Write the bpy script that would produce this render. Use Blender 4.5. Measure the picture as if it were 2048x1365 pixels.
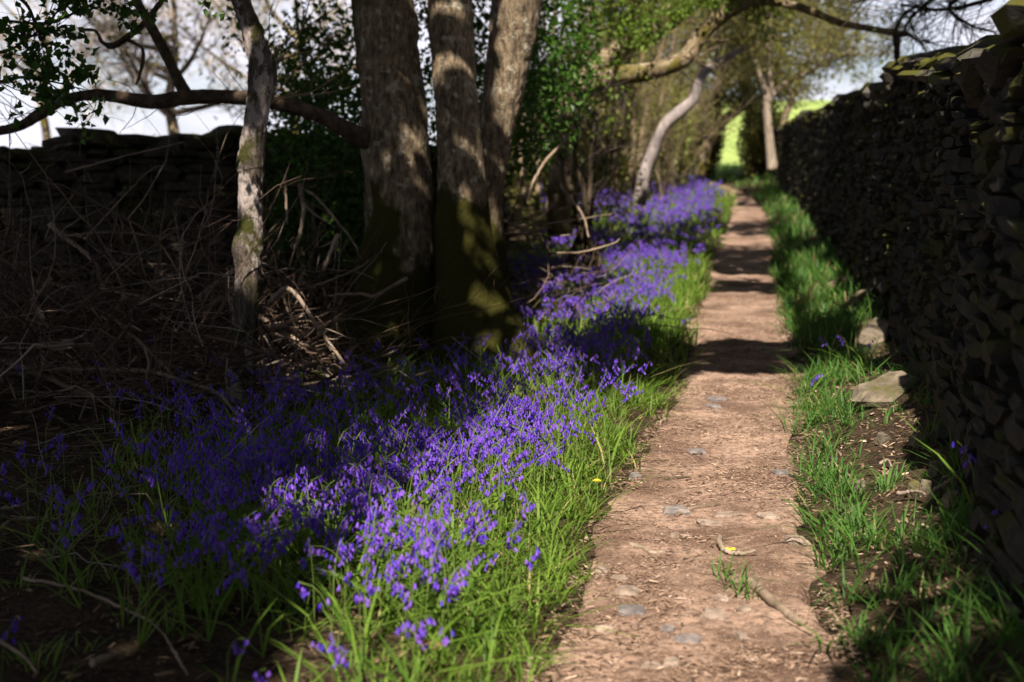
import bpy, math, random
import numpy as np
from mathutils import Vector, Matrix
rng = np.random.default_rng(7); random.seed(7)
R = math.radians
for o in list(bpy.data.objects): bpy.data.objects.remove(o)
scn = bpy.context.scene
# ------------------------------------------------------------------ camera, sky, sun, exposure
F, CX, CY, CAMH = 2813.0, 1024.0, 682.5, 1.3
PITCH = math.atan(342.0/F)
cam_d = bpy.data.cameras.new('camera'); cam = bpy.data.objects.new('camera', cam_d); scn.collection.objects.link(cam)
cam.location = (0, 0, CAMH); cam.rotation_euler = (math.pi/2-PITCH, 0, 0)
cam_d.lens = 36*F/2048; cam_d.sensor_width = 36; cam_d.clip_start = 0.05; cam_d.clip_end = 3000
cam_d.dof.use_dof = True; cam_d.dof.focus_distance = 5.7; cam_d.dof.aperture_fstop = 2.4
scn.camera = cam
SUN_EL, SUN_AZ = R(50), R(-7)                       # azimuth measured from straight behind the camera
SUN = np.array([math.sin(SUN_AZ)*math.cos(SUN_EL), -math.cos(SUN_AZ)*math.cos(SUN_EL), math.sin(SUN_EL)])
wd = bpy.data.worlds.new('World'); scn.world = wd; wd.use_nodes = True
wn = wd.node_tree.nodes; wl = wd.node_tree.links; wn.clear()
sky = wn.new('ShaderNodeTexSky'); sky.sky_type = 'NISHITA'; sky.sun_disc = False
sky.sun_elevation = SUN_EL; sky.sun_rotation = math.pi; sky.air_density = 1.0; sky.dust_density = 1.0; sky.ozone_density = 4.0
tc = wn.new('ShaderNodeTexCoord'); mp = wn.new('ShaderNodeMapping'); mp.inputs['Scale'].default_value = (2.2, 2.2, 6.5)
nz = wn.new('ShaderNodeTexNoise'); nz.inputs['Scale'].default_value = 1.7; nz.inputs['Detail'].default_value = 6
cr = wn.new('ShaderNodeValToRGB'); cr.color_ramp.elements[0].position = 0.36; cr.color_ramp.elements[1].position = 0.58
mx = wn.new('ShaderNodeMix'); mx.data_type = 'RGBA'; mx.inputs['B'].default_value = (9.6, 9.5, 10.8, 1)
bg = wn.new('ShaderNodeBackground'); bg.inputs['Strength'].default_value = 0.052
wo = wn.new('ShaderNodeOutputWorld')
wl.new(tc.outputs['Generated'], mp.inputs['Vector']); wl.new(mp.outputs[0], nz.inputs['Vector']); wl.new(nz.outputs['Fac'], cr.inputs[0])
wl.new(cr.outputs[0], mx.inputs['Factor']); wl.new(sky.outputs[0], mx.inputs['A']); wl.new(mx.outputs['Result'], bg.inputs['Color']); wl.new(bg.outputs[0], wo.inputs[0])
sl = bpy.data.lights.new('sun', 'SUN'); sl.energy = 5.0; sl.angle = R(0.53); sl.color = (1.0, 0.90, 0.76)
so = bpy.data.objects.new('sun', sl); scn.collection.objects.link(so); so.location = (0, -8, 12)
so.rotation_euler = Vector(SUN).to_track_quat('Z', 'Y').to_euler()
vs = scn.view_settings; vs.view_transform = 'Standard'; vs.look = 'None'; vs.gamma = 1; vs.exposure = 1.12; vs.use_curve_mapping = False
COL = scn.collection

# ------------------------------------------------------------------ numeric helpers
def _h(i, j, k, s):
    n = (i.astype(np.int64)*374761393 + j.astype(np.int64)*668265263 + k.astype(np.int64)*2147483647 + s*974634221) & 0xffffffff
    n = ((n ^ (n >> 13))*1274126177) & 0xffffffff
    n = ((n ^ (n >> 16))*2246822519) & 0xffffffff
    return ((n ^ (n >> 15)) & 0xffff)/65535.0
def vnoise(P, s=1.0, seed=0):
    P = np.asarray(P, float)*s; I = np.floor(P); f = P-I; f = f*f*(3-2*f)
    i, j, k = I[..., 0], I[..., 1], I[..., 2]; a, b, c = f[..., 0], f[..., 1], f[..., 2]
    r = 0
    for di in (0, 1):
        for dj in (0, 1):
            for dk in (0, 1):
                r = r + _h(i+di, j+dj, k+dk, seed)*(a if di else 1-a)*(b if dj else 1-b)*(c if dk else 1-c)
    return r
def fbm(P, s=1.0, oct=4, seed=0):
    r = 0; a = 0.5; t = 0
    for o in range(oct):
        r = r + a*vnoise(P, s*2**o, seed+o*17); t += a; a *= .5
    return r/t
def ss(a, b, x):
    t = np.clip((np.asarray(x, float)-a)/(b-a), 0, 1); return t*t*(3-2*t)
def nrm(v): return v/np.maximum(np.linalg.norm(v, axis=-1, keepdims=True), 1e-9)
cP, sP = math.cos(PITCH), math.sin(PITCH)
def ray(px, py):
    x = (np.asarray(px, float)-CX)/F; y = (CY-np.asarray(py, float))/F
    x, y = np.broadcast_arrays(x, y); return np.stack([x, cP+y*sP, -sP+y*cP], -1)
def W(px, py, Y):
    d = ray(px, py); return np.array([0, 0, CAMH])+d*(np.asarray(Y)/d[..., 1])[..., None]
def proj(P):
    q = np.asarray(P, float)-np.array([0, 0, CAMH])
    dep = q[..., 1]*cP-q[..., 2]*sP; up = q[..., 1]*sP+q[..., 2]*cP
    dep = np.where(dep < .05, .05, dep)
    return CX+F*q[..., 0]/dep, CY-F*up/dep, dep

# ------------------------------------------------------------------ terrain
def zbase(Y):
    Y = np.asarray(Y, float)
    a = np.where(Y < 9, 0, .0018*(np.clip(Y, 9, 30)-9)**2)
    t = np.clip(Y-30, 0, 10); return a+.0756*t-.0025*t*t
_pe = np.array([(1500, 1040, 1740), (1365, 1085, 1700), (1200, 1150, 1650), (1050, 1205, 1615), (900, 1290, 1590), (800, 1350, 1588), (740, 1382, 1590),
    (650, 1388, 1570), (560, 1420, 1550), (480, 1448, 1545), (430, 1462, 1530), (395, 1472, 1508)], float)
def _rowY(py):
    Ys = np.linspace(1.5, 40, 6000); _, q, _ = proj(np.stack([0*Ys, Ys, zbase(Ys)], -1))
    return np.interp(-py, -q, Ys)
_pY = np.array([_rowY(r[0]) for r in _pe])
_pl = np.array([W(r[1], r[0], y)[0] for r, y in zip(_pe, _pY)]); _pr = np.array([W(r[2], r[0], y)[0] for r, y in zip(_pe, _pY)])
_pY = np.concatenate([[-8, -1], _pY, [36, 45]]); _pl = np.concatenate([[-.75, -.45], _pl, [4.2, 3.4]]); _pr = np.concatenate([[.05, .35], _pr, [4.6, 3.8]])
_o = np.argsort(_pY); _pY, _pl, _pr = _pY[_o], _pl[_o], _pr[_o]
def pathL(Y): return np.interp(Y, _pY, _pl)
def pathR(Y): return np.interp(Y, _pY, _pr)
_wY = np.array([-6, -2, 1, 3.5, 4.4, 5.15, 9.1, 21, 30, 36.]); _wX = np.array([.3, .75, 1.05, 1.36, 1.54, 1.76, 2.58, 4.6, 5.75, 6.3]); _wT = np.array([1.55, 1.55, 1.55, 1.60, 1.69, 1.81, 2.07, 2.3, 2.33, 2.35])
def wallX(Y): return np.interp(Y, _wY, _wX)
def terr(X, Y):
    X, Y = np.broadcast_arrays(np.asarray(X, float), np.asarray(Y, float))
    z = zbase(Y); l = pathL(Y); r = pathR(Y); w = wallX(Y)
    out = np.maximum(l-X, X-r)
    z = z+.05*ss(-.04, .28, out)
    s = np.clip((X-r)/np.maximum(w-r, .2), 0, 1.3); z = z+.24*s*s*ss(40, 34, Y)
    z = z+.55*ss(.8, 4.5, l-X)*ss(13, 26, Y)*ss(60, 40, Y)
    z = z+5.2*ss(46, 112, Y)*ss(-.02, .14, X/np.maximum(Y, 1))
    P = np.stack([X, Y, 0*X], -1)
    z = z+(.06*(fbm(P, .9, 3, 3)-.5)+.03*(fbm(P, 4, 2, 5)-.5))*ss(-.05, .4, out)+.022*(fbm(P, 3, 4, 9)-.5)*ss(.1, -.1, out)
    return z
def G(px, py):
    Y = np.concatenate([np.linspace(2, 12, 1500), np.linspace(12.01, 60, 1500)])
    d = ray(px, py); P = np.array([0, 0, CAMH])+d[None]*(Y/d[1])[:, None]
    k = np.argmax(P[:, 2] < terr(P[:, 0], P[:, 1])); return P[k]
def onT(X, Y):
    X, Y = np.broadcast_arrays(np.asarray(X, float), np.asarray(Y, float)); return np.stack([X, Y, terr(X, Y)], -1)

# ------------------------------------------------------------------ mesh helpers
def mesh(name, V, Fs, mat=None, smooth=False, attrs=None):
    V = np.asarray(V, np.float32).reshape(-1, 3); Fs = Fs if isinstance(Fs, list) else [Fs]
    Fs = [np.asarray(f, np.int32) for f in Fs if len(f)]
    me = bpy.data.meshes.new(name); me.vertices.add(len(V)); me.vertices.foreach_set('co', V.ravel())
    li = np.concatenate([f.ravel() for f in Fs]); tot = np.concatenate([np.full(len(f), f.shape[1], np.int32) for f in Fs])
    st = np.concatenate([[0], np.cumsum(tot)[:-1]]).astype(np.int32)
    me.loops.add(len(li)); me.loops.foreach_set('vertex_index', li)
    me.polygons.add(len(tot)); me.polygons.foreach_set('loop_start', st)
    try: me.polygons.foreach_set('loop_total', tot)
    except Exception: pass
    me.polygons.foreach_set('use_smooth', np.full(len(tot), smooth))
    if attrs is not None:
        for k, a in attrs.items():
            at = me.attributes.new(k, 'FLOAT', 'POINT'); at.data.foreach_set('value', np.asarray(a, np.float32))
    if mat: me.materials.append(mat)
    me.update(calc_edges=True); me.validate()
    return me
def link(name, data, parent=None, label=None, cat=None, group=None, kind=None, loc=None):
    o = bpy.data.objects.new(name, data); COL.objects.link(o)
    if parent is not None: o.parent = parent
    if loc is not None: o.location = loc
    if label: o['label'] = label
    if cat: o['category'] = cat
    if group: o['group'] = group
    if kind: o['kind'] = kind
    return o
def thing(name, label, cat, loc=(0, 0, 0), group=None, kind=None):
    o = link(name, None, None, label, cat, group, kind, loc); o.empty_display_size = .1; return o
class MB:                                            # collects pieces for ONE mesh, in world space
    def __init__(s): s.V = []; s.F = {}; s.n = 0; s.A = []
    def add(s, V, Fs, a=None):
        V = np.asarray(V, float).reshape(-1, 3)
        for f in (Fs if isinstance(Fs, list) else [Fs]):
            if len(f): s.F.setdefault(np.asarray(f).shape[1], []).append(np.asarray(f)+s.n)
        s.V.append(V); s.n += len(V)
        s.A.append(np.zeros(len(V)) if a is None else np.broadcast_to(np.asarray(a, float).reshape(-1) if np.ndim(a) else np.full(len(V), a), (len(V),)))
    def build(s, name, mat, parent=None, smooth=True, origin=None, **kw):
        V = np.concatenate(s.V); org = np.zeros(3)
        if parent is not None: org = np.array(parent.location)+(np.array(parent.parent.location) if parent.parent else 0)
        elif origin is not None: org = np.asarray(origin, float)
        me = mesh(name, V-org, [np.concatenate(f) for f in s.F.values()], mat, smooth, {'rnd': np.concatenate(s.A)})
        if name in ('twigs', 'foliage'): kw['kind'] = 'stuff'
        o = link(name, me, parent, **kw)
        if parent is None: o.location = org
        return o
def spline(pts, n):
    P = np.asarray(pts, float); d = P.shape[1]; m = len(P)
    if m == 2: return P[0]+(P[1]-P[0])*np.linspace(0, 1, n)[:, None]
    E = np.concatenate([[2*P[0]-P[1]], P, [2*P[-1]-P[-2]]]); t = np.linspace(0, m-1-1e-6, n); k = t.astype(int); u = (t-k)[:, None]
    a, b, c, e = E[k], E[k+1], E[k+2], E[k+3]
    return .5*(2*b+(c-a)*u+(2*a-5*b+4*c-e)*u*u+(3*b-a-3*c+e)*u**3)
def tube(P, r, n=8, disp=None, close=True):
    P = np.asarray(P, float); m = len(P); r = np.broadcast_to(np.asarray(r, float), (m,))
    T = nrm(np.gradient(P, axis=0)); N = np.zeros((m, 3)); ref = np.array([.31, .95, .05]) if abs(T[0, 2]) > .6 else np.array([0, 0, 1.])
    N[0] = nrm(np.cross(T[0], ref))
    for i in range(1, m): v = N[i-1]-T[i]*np.dot(N[i-1], T[i]); N[i] = nrm(v)
    B = np.cross(T, N); a = np.linspace(0, 2*np.pi, n, endpoint=False)
    D = np.cos(a)[None, :, None]*N[:, None]+np.sin(a)[None, :, None]*B[:, None]
    rr = r[:, None]*np.ones((m, n))
    if disp is not None: rr = rr+disp(P[:, None]+D*rr[..., None], rr, D)
    V = (P[:, None]+D*rr[..., None]).reshape(-1, 3)
    i, j = np.meshgrid(np.arange(m-1), np.arange(n), indexing='ij'); j2 = (j+1) % n
    Q = np.stack([i*n+j, i*n+j2, (i+1)*n+j2, (i+1)*n+j], -1).reshape(-1, 4)
    if not close: return V, [Q]
    V = np.concatenate([V, P[:1], P[-1:]]); k = np.arange(n); k2 = (k+1) % n
    c0 = np.stack([k2, k, np.full(n, m*n)], -1); c1 = np.stack([(m-1)*n+k, (m-1)*n+k2, np.full(n, m*n+1)], -1)
    return V, [Q, np.concatenate([c0, c1])]
def btube(P, r, n=3):                                # batch of thin tubes: P (B,m,3), r (B,m)
    B, m, _ = P.shape; T = nrm(np.gradient(P, axis=1)); ref = nrm(rng.normal(size=(B, 1, 3)))
    N = nrm(np.cross(T, ref)); Bn = np.cross(T, N); a = np.linspace(0, 2*np.pi, n, endpoint=False)
    V = P[:, :, None]+(np.cos(a)[:, None]*N[:, :, None]+np.sin(a)[:, None]*Bn[:, :, None])*r[:, :, None, None]
    b, i, j = np.meshgrid(np.arange(B), np.arange(m-1), np.arange(n), indexing='ij'); j2 = (j+1) % n; o = b*m*n
    Q = np.stack([o+i*n+j, o+i*n+j2, o+(i+1)*n+j2, o+(i+1)*n+j], -1).reshape(-1, 4)
    return V.reshape(-1, 3), Q
def walks(S, D, L, m=6, jit=.25, grav=0., kink=0.):
    B = len(S); D = nrm(D); P = np.zeros((B, m, 3)); P[:, 0] = S; st = (L/(m-1))[:, None]
    for i in range(1, m):
        D = nrm(D+rng.normal(size=(B, 3))*jit+np.array([0, 0, grav])+(rng.random((B, 1)) < kink)*rng.normal(size=(B, 3))*.8)
        P[:, i] = P[:, i-1]+D*st
    return P
def spawn(par, n, L, ang=.9, up=.2, t0=.25, m=6, jit=.22, grav=0.):
    B, mm, _ = par.shape; b = rng.integers(0, B, n); t = (t0+(1-t0)*rng.random(n))*(mm-1)*.999; k = t.astype(int); u = (t-k)[:, None]
    S = par[b, k]*(1-u)+par[b, k+1]*u; T = nrm(par[b, k+1]-par[b, k]); q = nrm(np.cross(T, rng.normal(size=(n, 3))))
    D = T*math.cos(ang)+q*math.sin(ang)+np.array([0, 0, up]); LL = L[0]+(L[1]-L[0])*rng.random(n)
    return walks(S, D, LL, m, jit, grav)
def taper(P, r0, r1): return np.linspace(1, 0, P.shape[1])[None]*(np.broadcast_to(np.asarray(r0, float), (len(P),))[:, None]-r1)+r1
def leaves(C, size, up=.4, asp=.65, fold=.18):
    n = len(C); size = np.broadcast_to(np.asarray(size, float), (n,))[:, None]
    N = nrm(rng.normal(size=(n, 3))+np.array([0, 0, up*2])); A = nrm(np.cross(N, rng.normal(size=(n, 3)))); B = np.cross(N, A)
    V = np.stack([C-A*size*.5, C+B*size*asp*.5-A*size*.08+N*size*fold, C+A*size*.5, C-B*size*asp*.5-A*size*.08+N*size*fold], 1)
    i = np.arange(n)*4; Fs = np.concatenate([np.stack([i, i+1, i+2], -1), np.stack([i, i+2, i+3], -1)])
    return V.reshape(-1, 3), Fs, np.repeat(rng.random(n), 4)
def blobs(px, py, L, edge=1.):
    r = np.zeros(np.shape(px))
    for cx, cy, rx, ry, a in L: r = np.maximum(r, a*np.exp(-(((px-cx)/rx)**2+((py-cy)/ry)**2)**edge))
    return r
def inpoly(x, y, poly):
    c = np.zeros(np.shape(x), bool); n = len(poly)
    for i in range(n):
        x1, y1 = poly[i]; x2, y2 = poly[i-1]
        if y1 == y2: continue
        c ^= ((y1 > y) != (y2 > y)) & (x < (x2-x1)*(y-y1)/(y2-y1)+x1)
    return c

# ------------------------------------------------------------------ materials
def newmat(name):
    m = bpy.data.materials.new(name); m.use_nodes = True; nt = m.node_tree; return m, nt, nt.nodes['Principled BSDF']
def N(nt, t, **kw):
    n = nt.nodes.new(t)
    for k, v in kw.items():
        if k in n.inputs.keys(): n.inputs[k].default_value = v
        else: setattr(n, k, v)
    return n
def ramp(nt, src, stops):
    r = nt.nodes.new('ShaderNodeValToRGB'); e = r.color_ramp.elements
    while len(e) < len(stops): e.new(.5)
    for q, (p, c) in zip(e, stops): q.position = p; q.color = (*c, 1) if len(c) == 3 else c
    nt.links.new(src, r.inputs[0]); return r.outputs[0]
def noise(nt, scale, detail=5, stretch=(1, 1, 1), rough=.6, world=True):
    g = nt.nodes.new('ShaderNodeNewGeometry'); mpn = N(nt, 'ShaderNodeMapping'); mpn.inputs['Scale'].default_value = stretch
    if world: nt.links.new(g.outputs['Position'], mpn.inputs['Vector'])
    else:
        t = nt.nodes.new('ShaderNodeTexCoord'); nt.links.new(t.outputs['Object'], mpn.inputs['Vector'])
    n = N(nt, 'ShaderNodeTexNoise', Scale=scale, Detail=detail, Roughness=rough); nt.links.new(mpn.outputs[0], n.inputs['Vector']); return n.outputs['Fac']
def mixc(nt, f, a, b):
    m = nt.nodes.new('ShaderNodeMix'); m.data_type = 'RGBA'
    for s, k in ((f, 'Factor'), (a, 'A'), (b, 'B')):
        if isinstance(s, (tuple, list)): m.inputs[k].default_value = (*s, 1)
        elif isinstance(s, (int, float)): m.inputs[k].default_value = s
        else: nt.links.new(s, m.inputs[k])
    return m.outputs['Result']
def math_(nt, op, a, b=0.):
    m = nt.nodes.new('ShaderNodeMath'); m.operation = op; m.use_clamp = False
    for i, s in enumerate((a, b)):
        if isinstance(s, (int, float)): m.inputs[i].default_value = s
        else: nt.links.new(s, m.inputs[i])
    return m.outputs[0]
def bump(nt, bs, h, strength=.6, dist=.02):
    b = N(nt, 'ShaderNodeBump', Strength=strength, Distance=dist); nt.links.new(h, b.inputs['Height']); nt.links.new(b.outputs[0], bs.inputs['Normal'])
def bark(name, dark, light, moss=None, mossz=None, mossamt=.5, stretch=(9, 9, 1.6), scale=3., patch=None, nscale=2.2, lichen=None):
    m, nt, bs = newmat(name); n1 = noise(nt, scale, 6, stretch, .65); n2 = noise(nt, 1.8, 4)
    c = ramp(nt, n1, [(.34, dark), (.52, tuple((a+b)/2 for a, b in zip(dark, light))), (.66, light)])
    if patch: c = mixc(nt, ramp(nt, noise(nt, 8, 6, (1, 1, .5), .7), [(.50, (0, 0, 0)), (.54, (1, 1, 1))]), c, mixc(nt, n1, patch, tuple(v*.6 for v in patch)))
    if lichen: c = mixc(nt, ramp(nt, noise(nt, 14, 4), [(.56, (0, 0, 0)), (.66, (1, 1, 1))]), c, lichen)
    if moss:
        f = math_(nt, 'ADD', noise(nt, nscale, 6, (1, 1, .7)), mossamt-.5)
        if mossz:
            g = nt.nodes.new('ShaderNodeNewGeometry'); sx = nt.nodes.new('ShaderNodeSeparateXYZ'); nt.links.new(g.outputs['Position'], sx.inputs[0])
            mr = N(nt, 'ShaderNodeMapRange'); mr.inputs[1].default_value = mossz[0]; mr.inputs[2].default_value = mossz[1]; mr.inputs[3].default_value = .42; mr.inputs[4].default_value = -.10
            nt.links.new(sx.outputs['Z'], mr.inputs[0]); f = math_(nt, 'ADD', f, mr.outputs[0])
            sn = nt.nodes.new('ShaderNodeSeparateXYZ'); nt.links.new(g.outputs['Normal'], sn.inputs[0]); f = math_(nt, 'ADD', f, math_(nt, 'MULTIPLY', sn.outputs['X'], -.10))
        c = mixc(nt, ramp(nt, f, [(.53, (0, 0, 0)), (.60, (1, 1, 1))]), c, mixc(nt, noise(nt, 55, 3), moss, tuple(v*.45 for v in moss)))
    nt.links.new(c, bs.inputs['Base Color']); bs.inputs['Roughness'].default_value = .92; bs.inputs['Specular IOR Level'].default_value = .15
    bump(nt, bs, math_(nt, 'ADD', n1, math_(nt, 'MULTIPLY', noise(nt, 60, 3), .35)), .9, .02)
    return m
def leafmat(name, a, b, trans=.35, rough=.5, spec=.3, straw=None):
    m, nt, bs = newmat(name); at = N(nt, 'ShaderNodeAttribute', attribute_name='rnd'); c = mixc(nt, at.outputs['Fac'], a, b) if straw is None else ramp(nt, at.outputs['Fac'], [(0, a), (.9, b), (.93, straw), (1, straw)])
    nt.links.new(c, bs.inputs['Base Color']); bs.inputs['Roughness'].default_value = rough; bs.inputs['Specular IOR Level'].default_value = spec
    tr = nt.nodes.new('ShaderNodeBsdfTranslucent'); nt.links.new(mixc(nt, .5, c, tuple(min(1, v*1.6) for v in b)), tr.inputs[0])
    mxs = nt.nodes.new('ShaderNodeMixShader'); mxs.inputs[0].default_value = trans; nt.links.new(bs.outputs[0], mxs.inputs[1]); nt.links.new(tr.outputs[0], mxs.inputs[2])
    nt.links.new(mxs.outputs[0], nt.nodes['Material Output'].inputs[0]); return m
def plain(name, a, b, scale=8, rough=.85, bmp=.4, spec=.2, detail=5, stretch=(1, 1, 1)):
    m, nt, bs = newmat(name); n1 = noise(nt, scale, detail, stretch); nt.links.new(ramp(nt, n1, [(.32, a), (.68, b)]), bs.inputs['Base Color'])
    bs.inputs['Roughness'].default_value = rough; bs.inputs['Specular IOR Level'].default_value = spec; bump(nt, bs, n1, bmp, .01); return m
def attrmat(name, stops, rough=.85, spec=.2):
    m, nt, bs = newmat(name); at = N(nt, 'ShaderNodeAttribute', attribute_name='rnd'); nt.links.new(ramp(nt, at.outputs['Fac'], stops), bs.inputs['Base Color'])
    bs.inputs['Roughness'].default_value = rough; bs.inputs['Specular IOR Level'].default_value = spec; return m
def stonemat(name, a, b, moss, amt, rough=.85):
    m, nt, bs = newmat(name); n1 = noise(nt, 3.5, 3); n2 = noise(nt, 26, 6)
    c = mixc(nt, ramp(nt, n1, [(.35, (0, 0, 0)), (.65, (1, 1, 1))]), a, b); c = mixc(nt, ramp(nt, n2, [(.3, (0, 0, 0)), (.75, (1, 1, 1))]), c, tuple(v*.45 for v in a))
    g = nt.nodes.new('ShaderNodeNewGeometry'); sn = nt.nodes.new('ShaderNodeSeparateXYZ'); nt.links.new(g.outputs['Normal'], sn.inputs[0])
    f = math_(nt, 'ADD', noise(nt, 2.6, 5), math_(nt, 'MULTIPLY', sn.outputs['Z'], .09)); f = math_(nt, 'ADD', f, amt-.5)
    c = mixc(nt, ramp(nt, f, [(.5, (0, 0, 0)), (.6, (1, 1, 1))]), c, mixc(nt, noise(nt, 70, 3), moss, tuple(v*.4 for v in moss)))
    nt.links.new(c, bs.inputs['Base Color']); bs.inputs['Roughness'].default_value = rough; bs.inputs['Specular IOR Level'].default_value = .2
    bump(nt, bs, math_(nt, 'ADD', n2, noise(nt, 90, 2)), .7, .012); return m

M = {}
def soil_mat():
    m, nt, bs = newmat('soil'); n1 = noise(nt, 6, 6); n2 = noise(nt, 60, 6, (1, 1, 1), .7)
    c = mixc(nt, ramp(nt, n1, [(.35, (0, 0, 0)), (.65, (1, 1, 1))]), (.022, .015, .010), (.075, .050, .032)); c = mixc(nt, ramp(nt, n2, [(.5, (0, 0, 0)), (.7, (1, 1, 1))]), c, (.16, .11, .07)); c = mixc(nt, ramp(nt, n2, [(.3, (1, 1, 1)), (.45, (0, 0, 0))]), c, (.012, .008, .006))
    nt.links.new(c, bs.inputs['Base Color']); bs.inputs['Roughness'].default_value = .95; bs.inputs['Specular IOR Level'].default_value = .1; bump(nt, bs, math_(nt, 'ADD', n1, n2), .9, .03); return m
M['soil'] = soil_mat()
M['field'] = plain('field', (.16, .23, .05), (.28, .34, .09), .12, .9, .1)
M['bark_big'] = bark('bark_big', (.045, .036, .027), (.29, .22, .145), (.050, .047, .008), (.20, 1.35), .52, (9, 9, 3.2), 4.2, lichen=(.34, .31, .24))
M['bark_limb'] = bark('bark_limb', (.022, .017, .012), (.12, .085, .06), (.045, .045, .012), None, .42, (6, 6, 6), 3.)
M['bark_pale'] = bark('bark_pale', (.020, .016, .013), (.15, .12, .10), (.05, .052, .012), None, .50, (9, 9, 2.4), 4.6, patch=(.42, .36, .34), nscale=4.5)
M['bark_far'] = bark('bark_far', (.06, .045, .03), (.30, .23, .15), (.13, .11, .02), None, .50, (5, 5, 1.5), 2., lichen=(.36, .32, .22))
M['bark_grey'] = bark('bark_grey', (.13, .11, .11), (.36, .31, .30), None, None, .5, (5, 5, 1.5), 2.)
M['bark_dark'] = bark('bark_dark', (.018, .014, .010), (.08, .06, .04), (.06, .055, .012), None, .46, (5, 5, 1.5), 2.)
M['bark_bleach'] = bark('bark_bleach', (.16, .13, .10), (.38, .31, .25), None, None, .5, (5, 5, 1.5), 2.)
M['stick'] = plain('stick', (.07, .05, .035), (.30, .225, .165), 7, .85, .6, .2, 5, (1, 1, 1))
M['stick_pale'] = plain('stick_pale', (.15, .11, .08), (.37, .29, .23), 6, .8, .4)
M['brush'] = attrmat('brush', [(0, (.05, .032, .022)), (.5, (.12, .075, .055)), (.85, (.24, .18, .135)), (1, (.36, .31, .27))])
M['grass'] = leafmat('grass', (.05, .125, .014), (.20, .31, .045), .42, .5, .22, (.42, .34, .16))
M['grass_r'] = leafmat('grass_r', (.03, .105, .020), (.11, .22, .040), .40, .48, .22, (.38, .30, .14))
M['grass_far'] = leafmat('grass_far', (.05, .12, .018), (.13, .20, .035), .35, .5, .3)
M['petal'] = leafmat('petal', (.062, .018, .46), (.25, .105, .60), .28, .55, .25)
M['stem'] = leafmat('stem', (.10, .16, .04), (.15, .20, .05), .15, .7, .08)
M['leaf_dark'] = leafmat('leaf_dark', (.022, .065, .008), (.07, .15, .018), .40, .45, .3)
M['leaf_canopy'] = leafmat('leaf_canopy', (.03, .07, .012), (.06, .12, .02), .15, .6, .2)
M['leaf_spring'] = leafmat('leaf_spring', (.07, .13, .015), (.16, .24, .03), .4, .5, .3)
M['leaf_olive'] = leafmat('leaf_olive', (.10, .105, .03), (.24, .235, .065), .35, .7, .1)
M['twig_far'] = attrmat('twig_far', [(0, (.06, .045, .03)), (1, (.26, .20, .125))])
M['twig_pale'] = attrmat('twig_pale', [(0, (.30, .24, .20)), (1, (.58, .50, .44))])
M['twig_dark'] = attrmat('twig_dark', [(0, (.018, .014, .012)), (1, (.06, .045, .04))])
M['stone_r'] = stonemat('stone_r', (.017, .0155, .015), (.055, .049, .043), (.055, .055, .008), .465)  # wall face stone, colour darkened to carry its shade
M['stone_top'] = stonemat('stone_top', (.05, .046, .046), (.14, .125, .11), (.085, .085, .012), .50)  # same stone for the coping, painted brighter for sun on top, and mossier
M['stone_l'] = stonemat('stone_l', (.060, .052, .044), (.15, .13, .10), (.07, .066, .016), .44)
M['slate'] = stonemat('slate', (.19, .168, .170), (.32, .27, .25), (.2, .16, .12), .1, .7)
M['path_stone'] = stonemat('path_stone', (.30, .225, .18), (.42, .33, .27), (.2, .14, .10), .3, .8)
M['rubble'] = stonemat('rubble', (.15, .125, .095), (.25, .20, .145), (.11, .10, .03), .40, .8)
M['core'] = plain('core', (.008, .007, .006), (.02, .017, .014), 6, .95, .3)
M['chips'] = attrmat('chips', [(0, (.05, .03, .02)), (.35, (.16, .10, .07)), (.7, (.30, .20, .145)), (1, (.50, .38, .30))])
M['litter'] = attrmat('litter', [(0, (.03, .022, .016)), (.5, (.09, .058, .035)), (1, (.24, .16, .095))])
M['yellow'] = plain('yellow', (.75, .55, .02), (.85, .70, .05), 20, .6, .1)
M['brownleaf'] = plain('brownleaf', (.12, .06, .03), (.26, .15, .085), 25, .7, .3)
def path_mat():
    m, nt, bs = newmat('path_dirt'); n1 = noise(nt, 2.2, 6); n2 = noise(nt, 34, 6, (1, 1, 1), .7); n3 = noise(nt, 120, 3)
    c = mixc(nt, ramp(nt, n1, [(.40, (0, 0, 0)), (.60, (1, 1, 1))]), (.13, .078, .056), (.37, .25, .19))
    c = mixc(nt, ramp(nt, n2, [(.34, (1, 1, 1)), (.56, (0, 0, 0))]), c, (.085, .052, .038)); c = mixc(nt, ramp(nt, n3, [(.58, (0, 0, 0)), (.7, (1, 1, 1))]), c, (.50, .37, .29))
    nt.links.new(c, bs.inputs['Base Color']); bs.inputs['Roughness'].default_value = .95; bs.inputs['Specular IOR Level'].default_value = .15
    bump(nt, bs, math_(nt, 'ADD', n2, math_(nt, 'MULTIPLY', n3, .5)), .8, .012); return m
M['path'] = path_mat()

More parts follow.
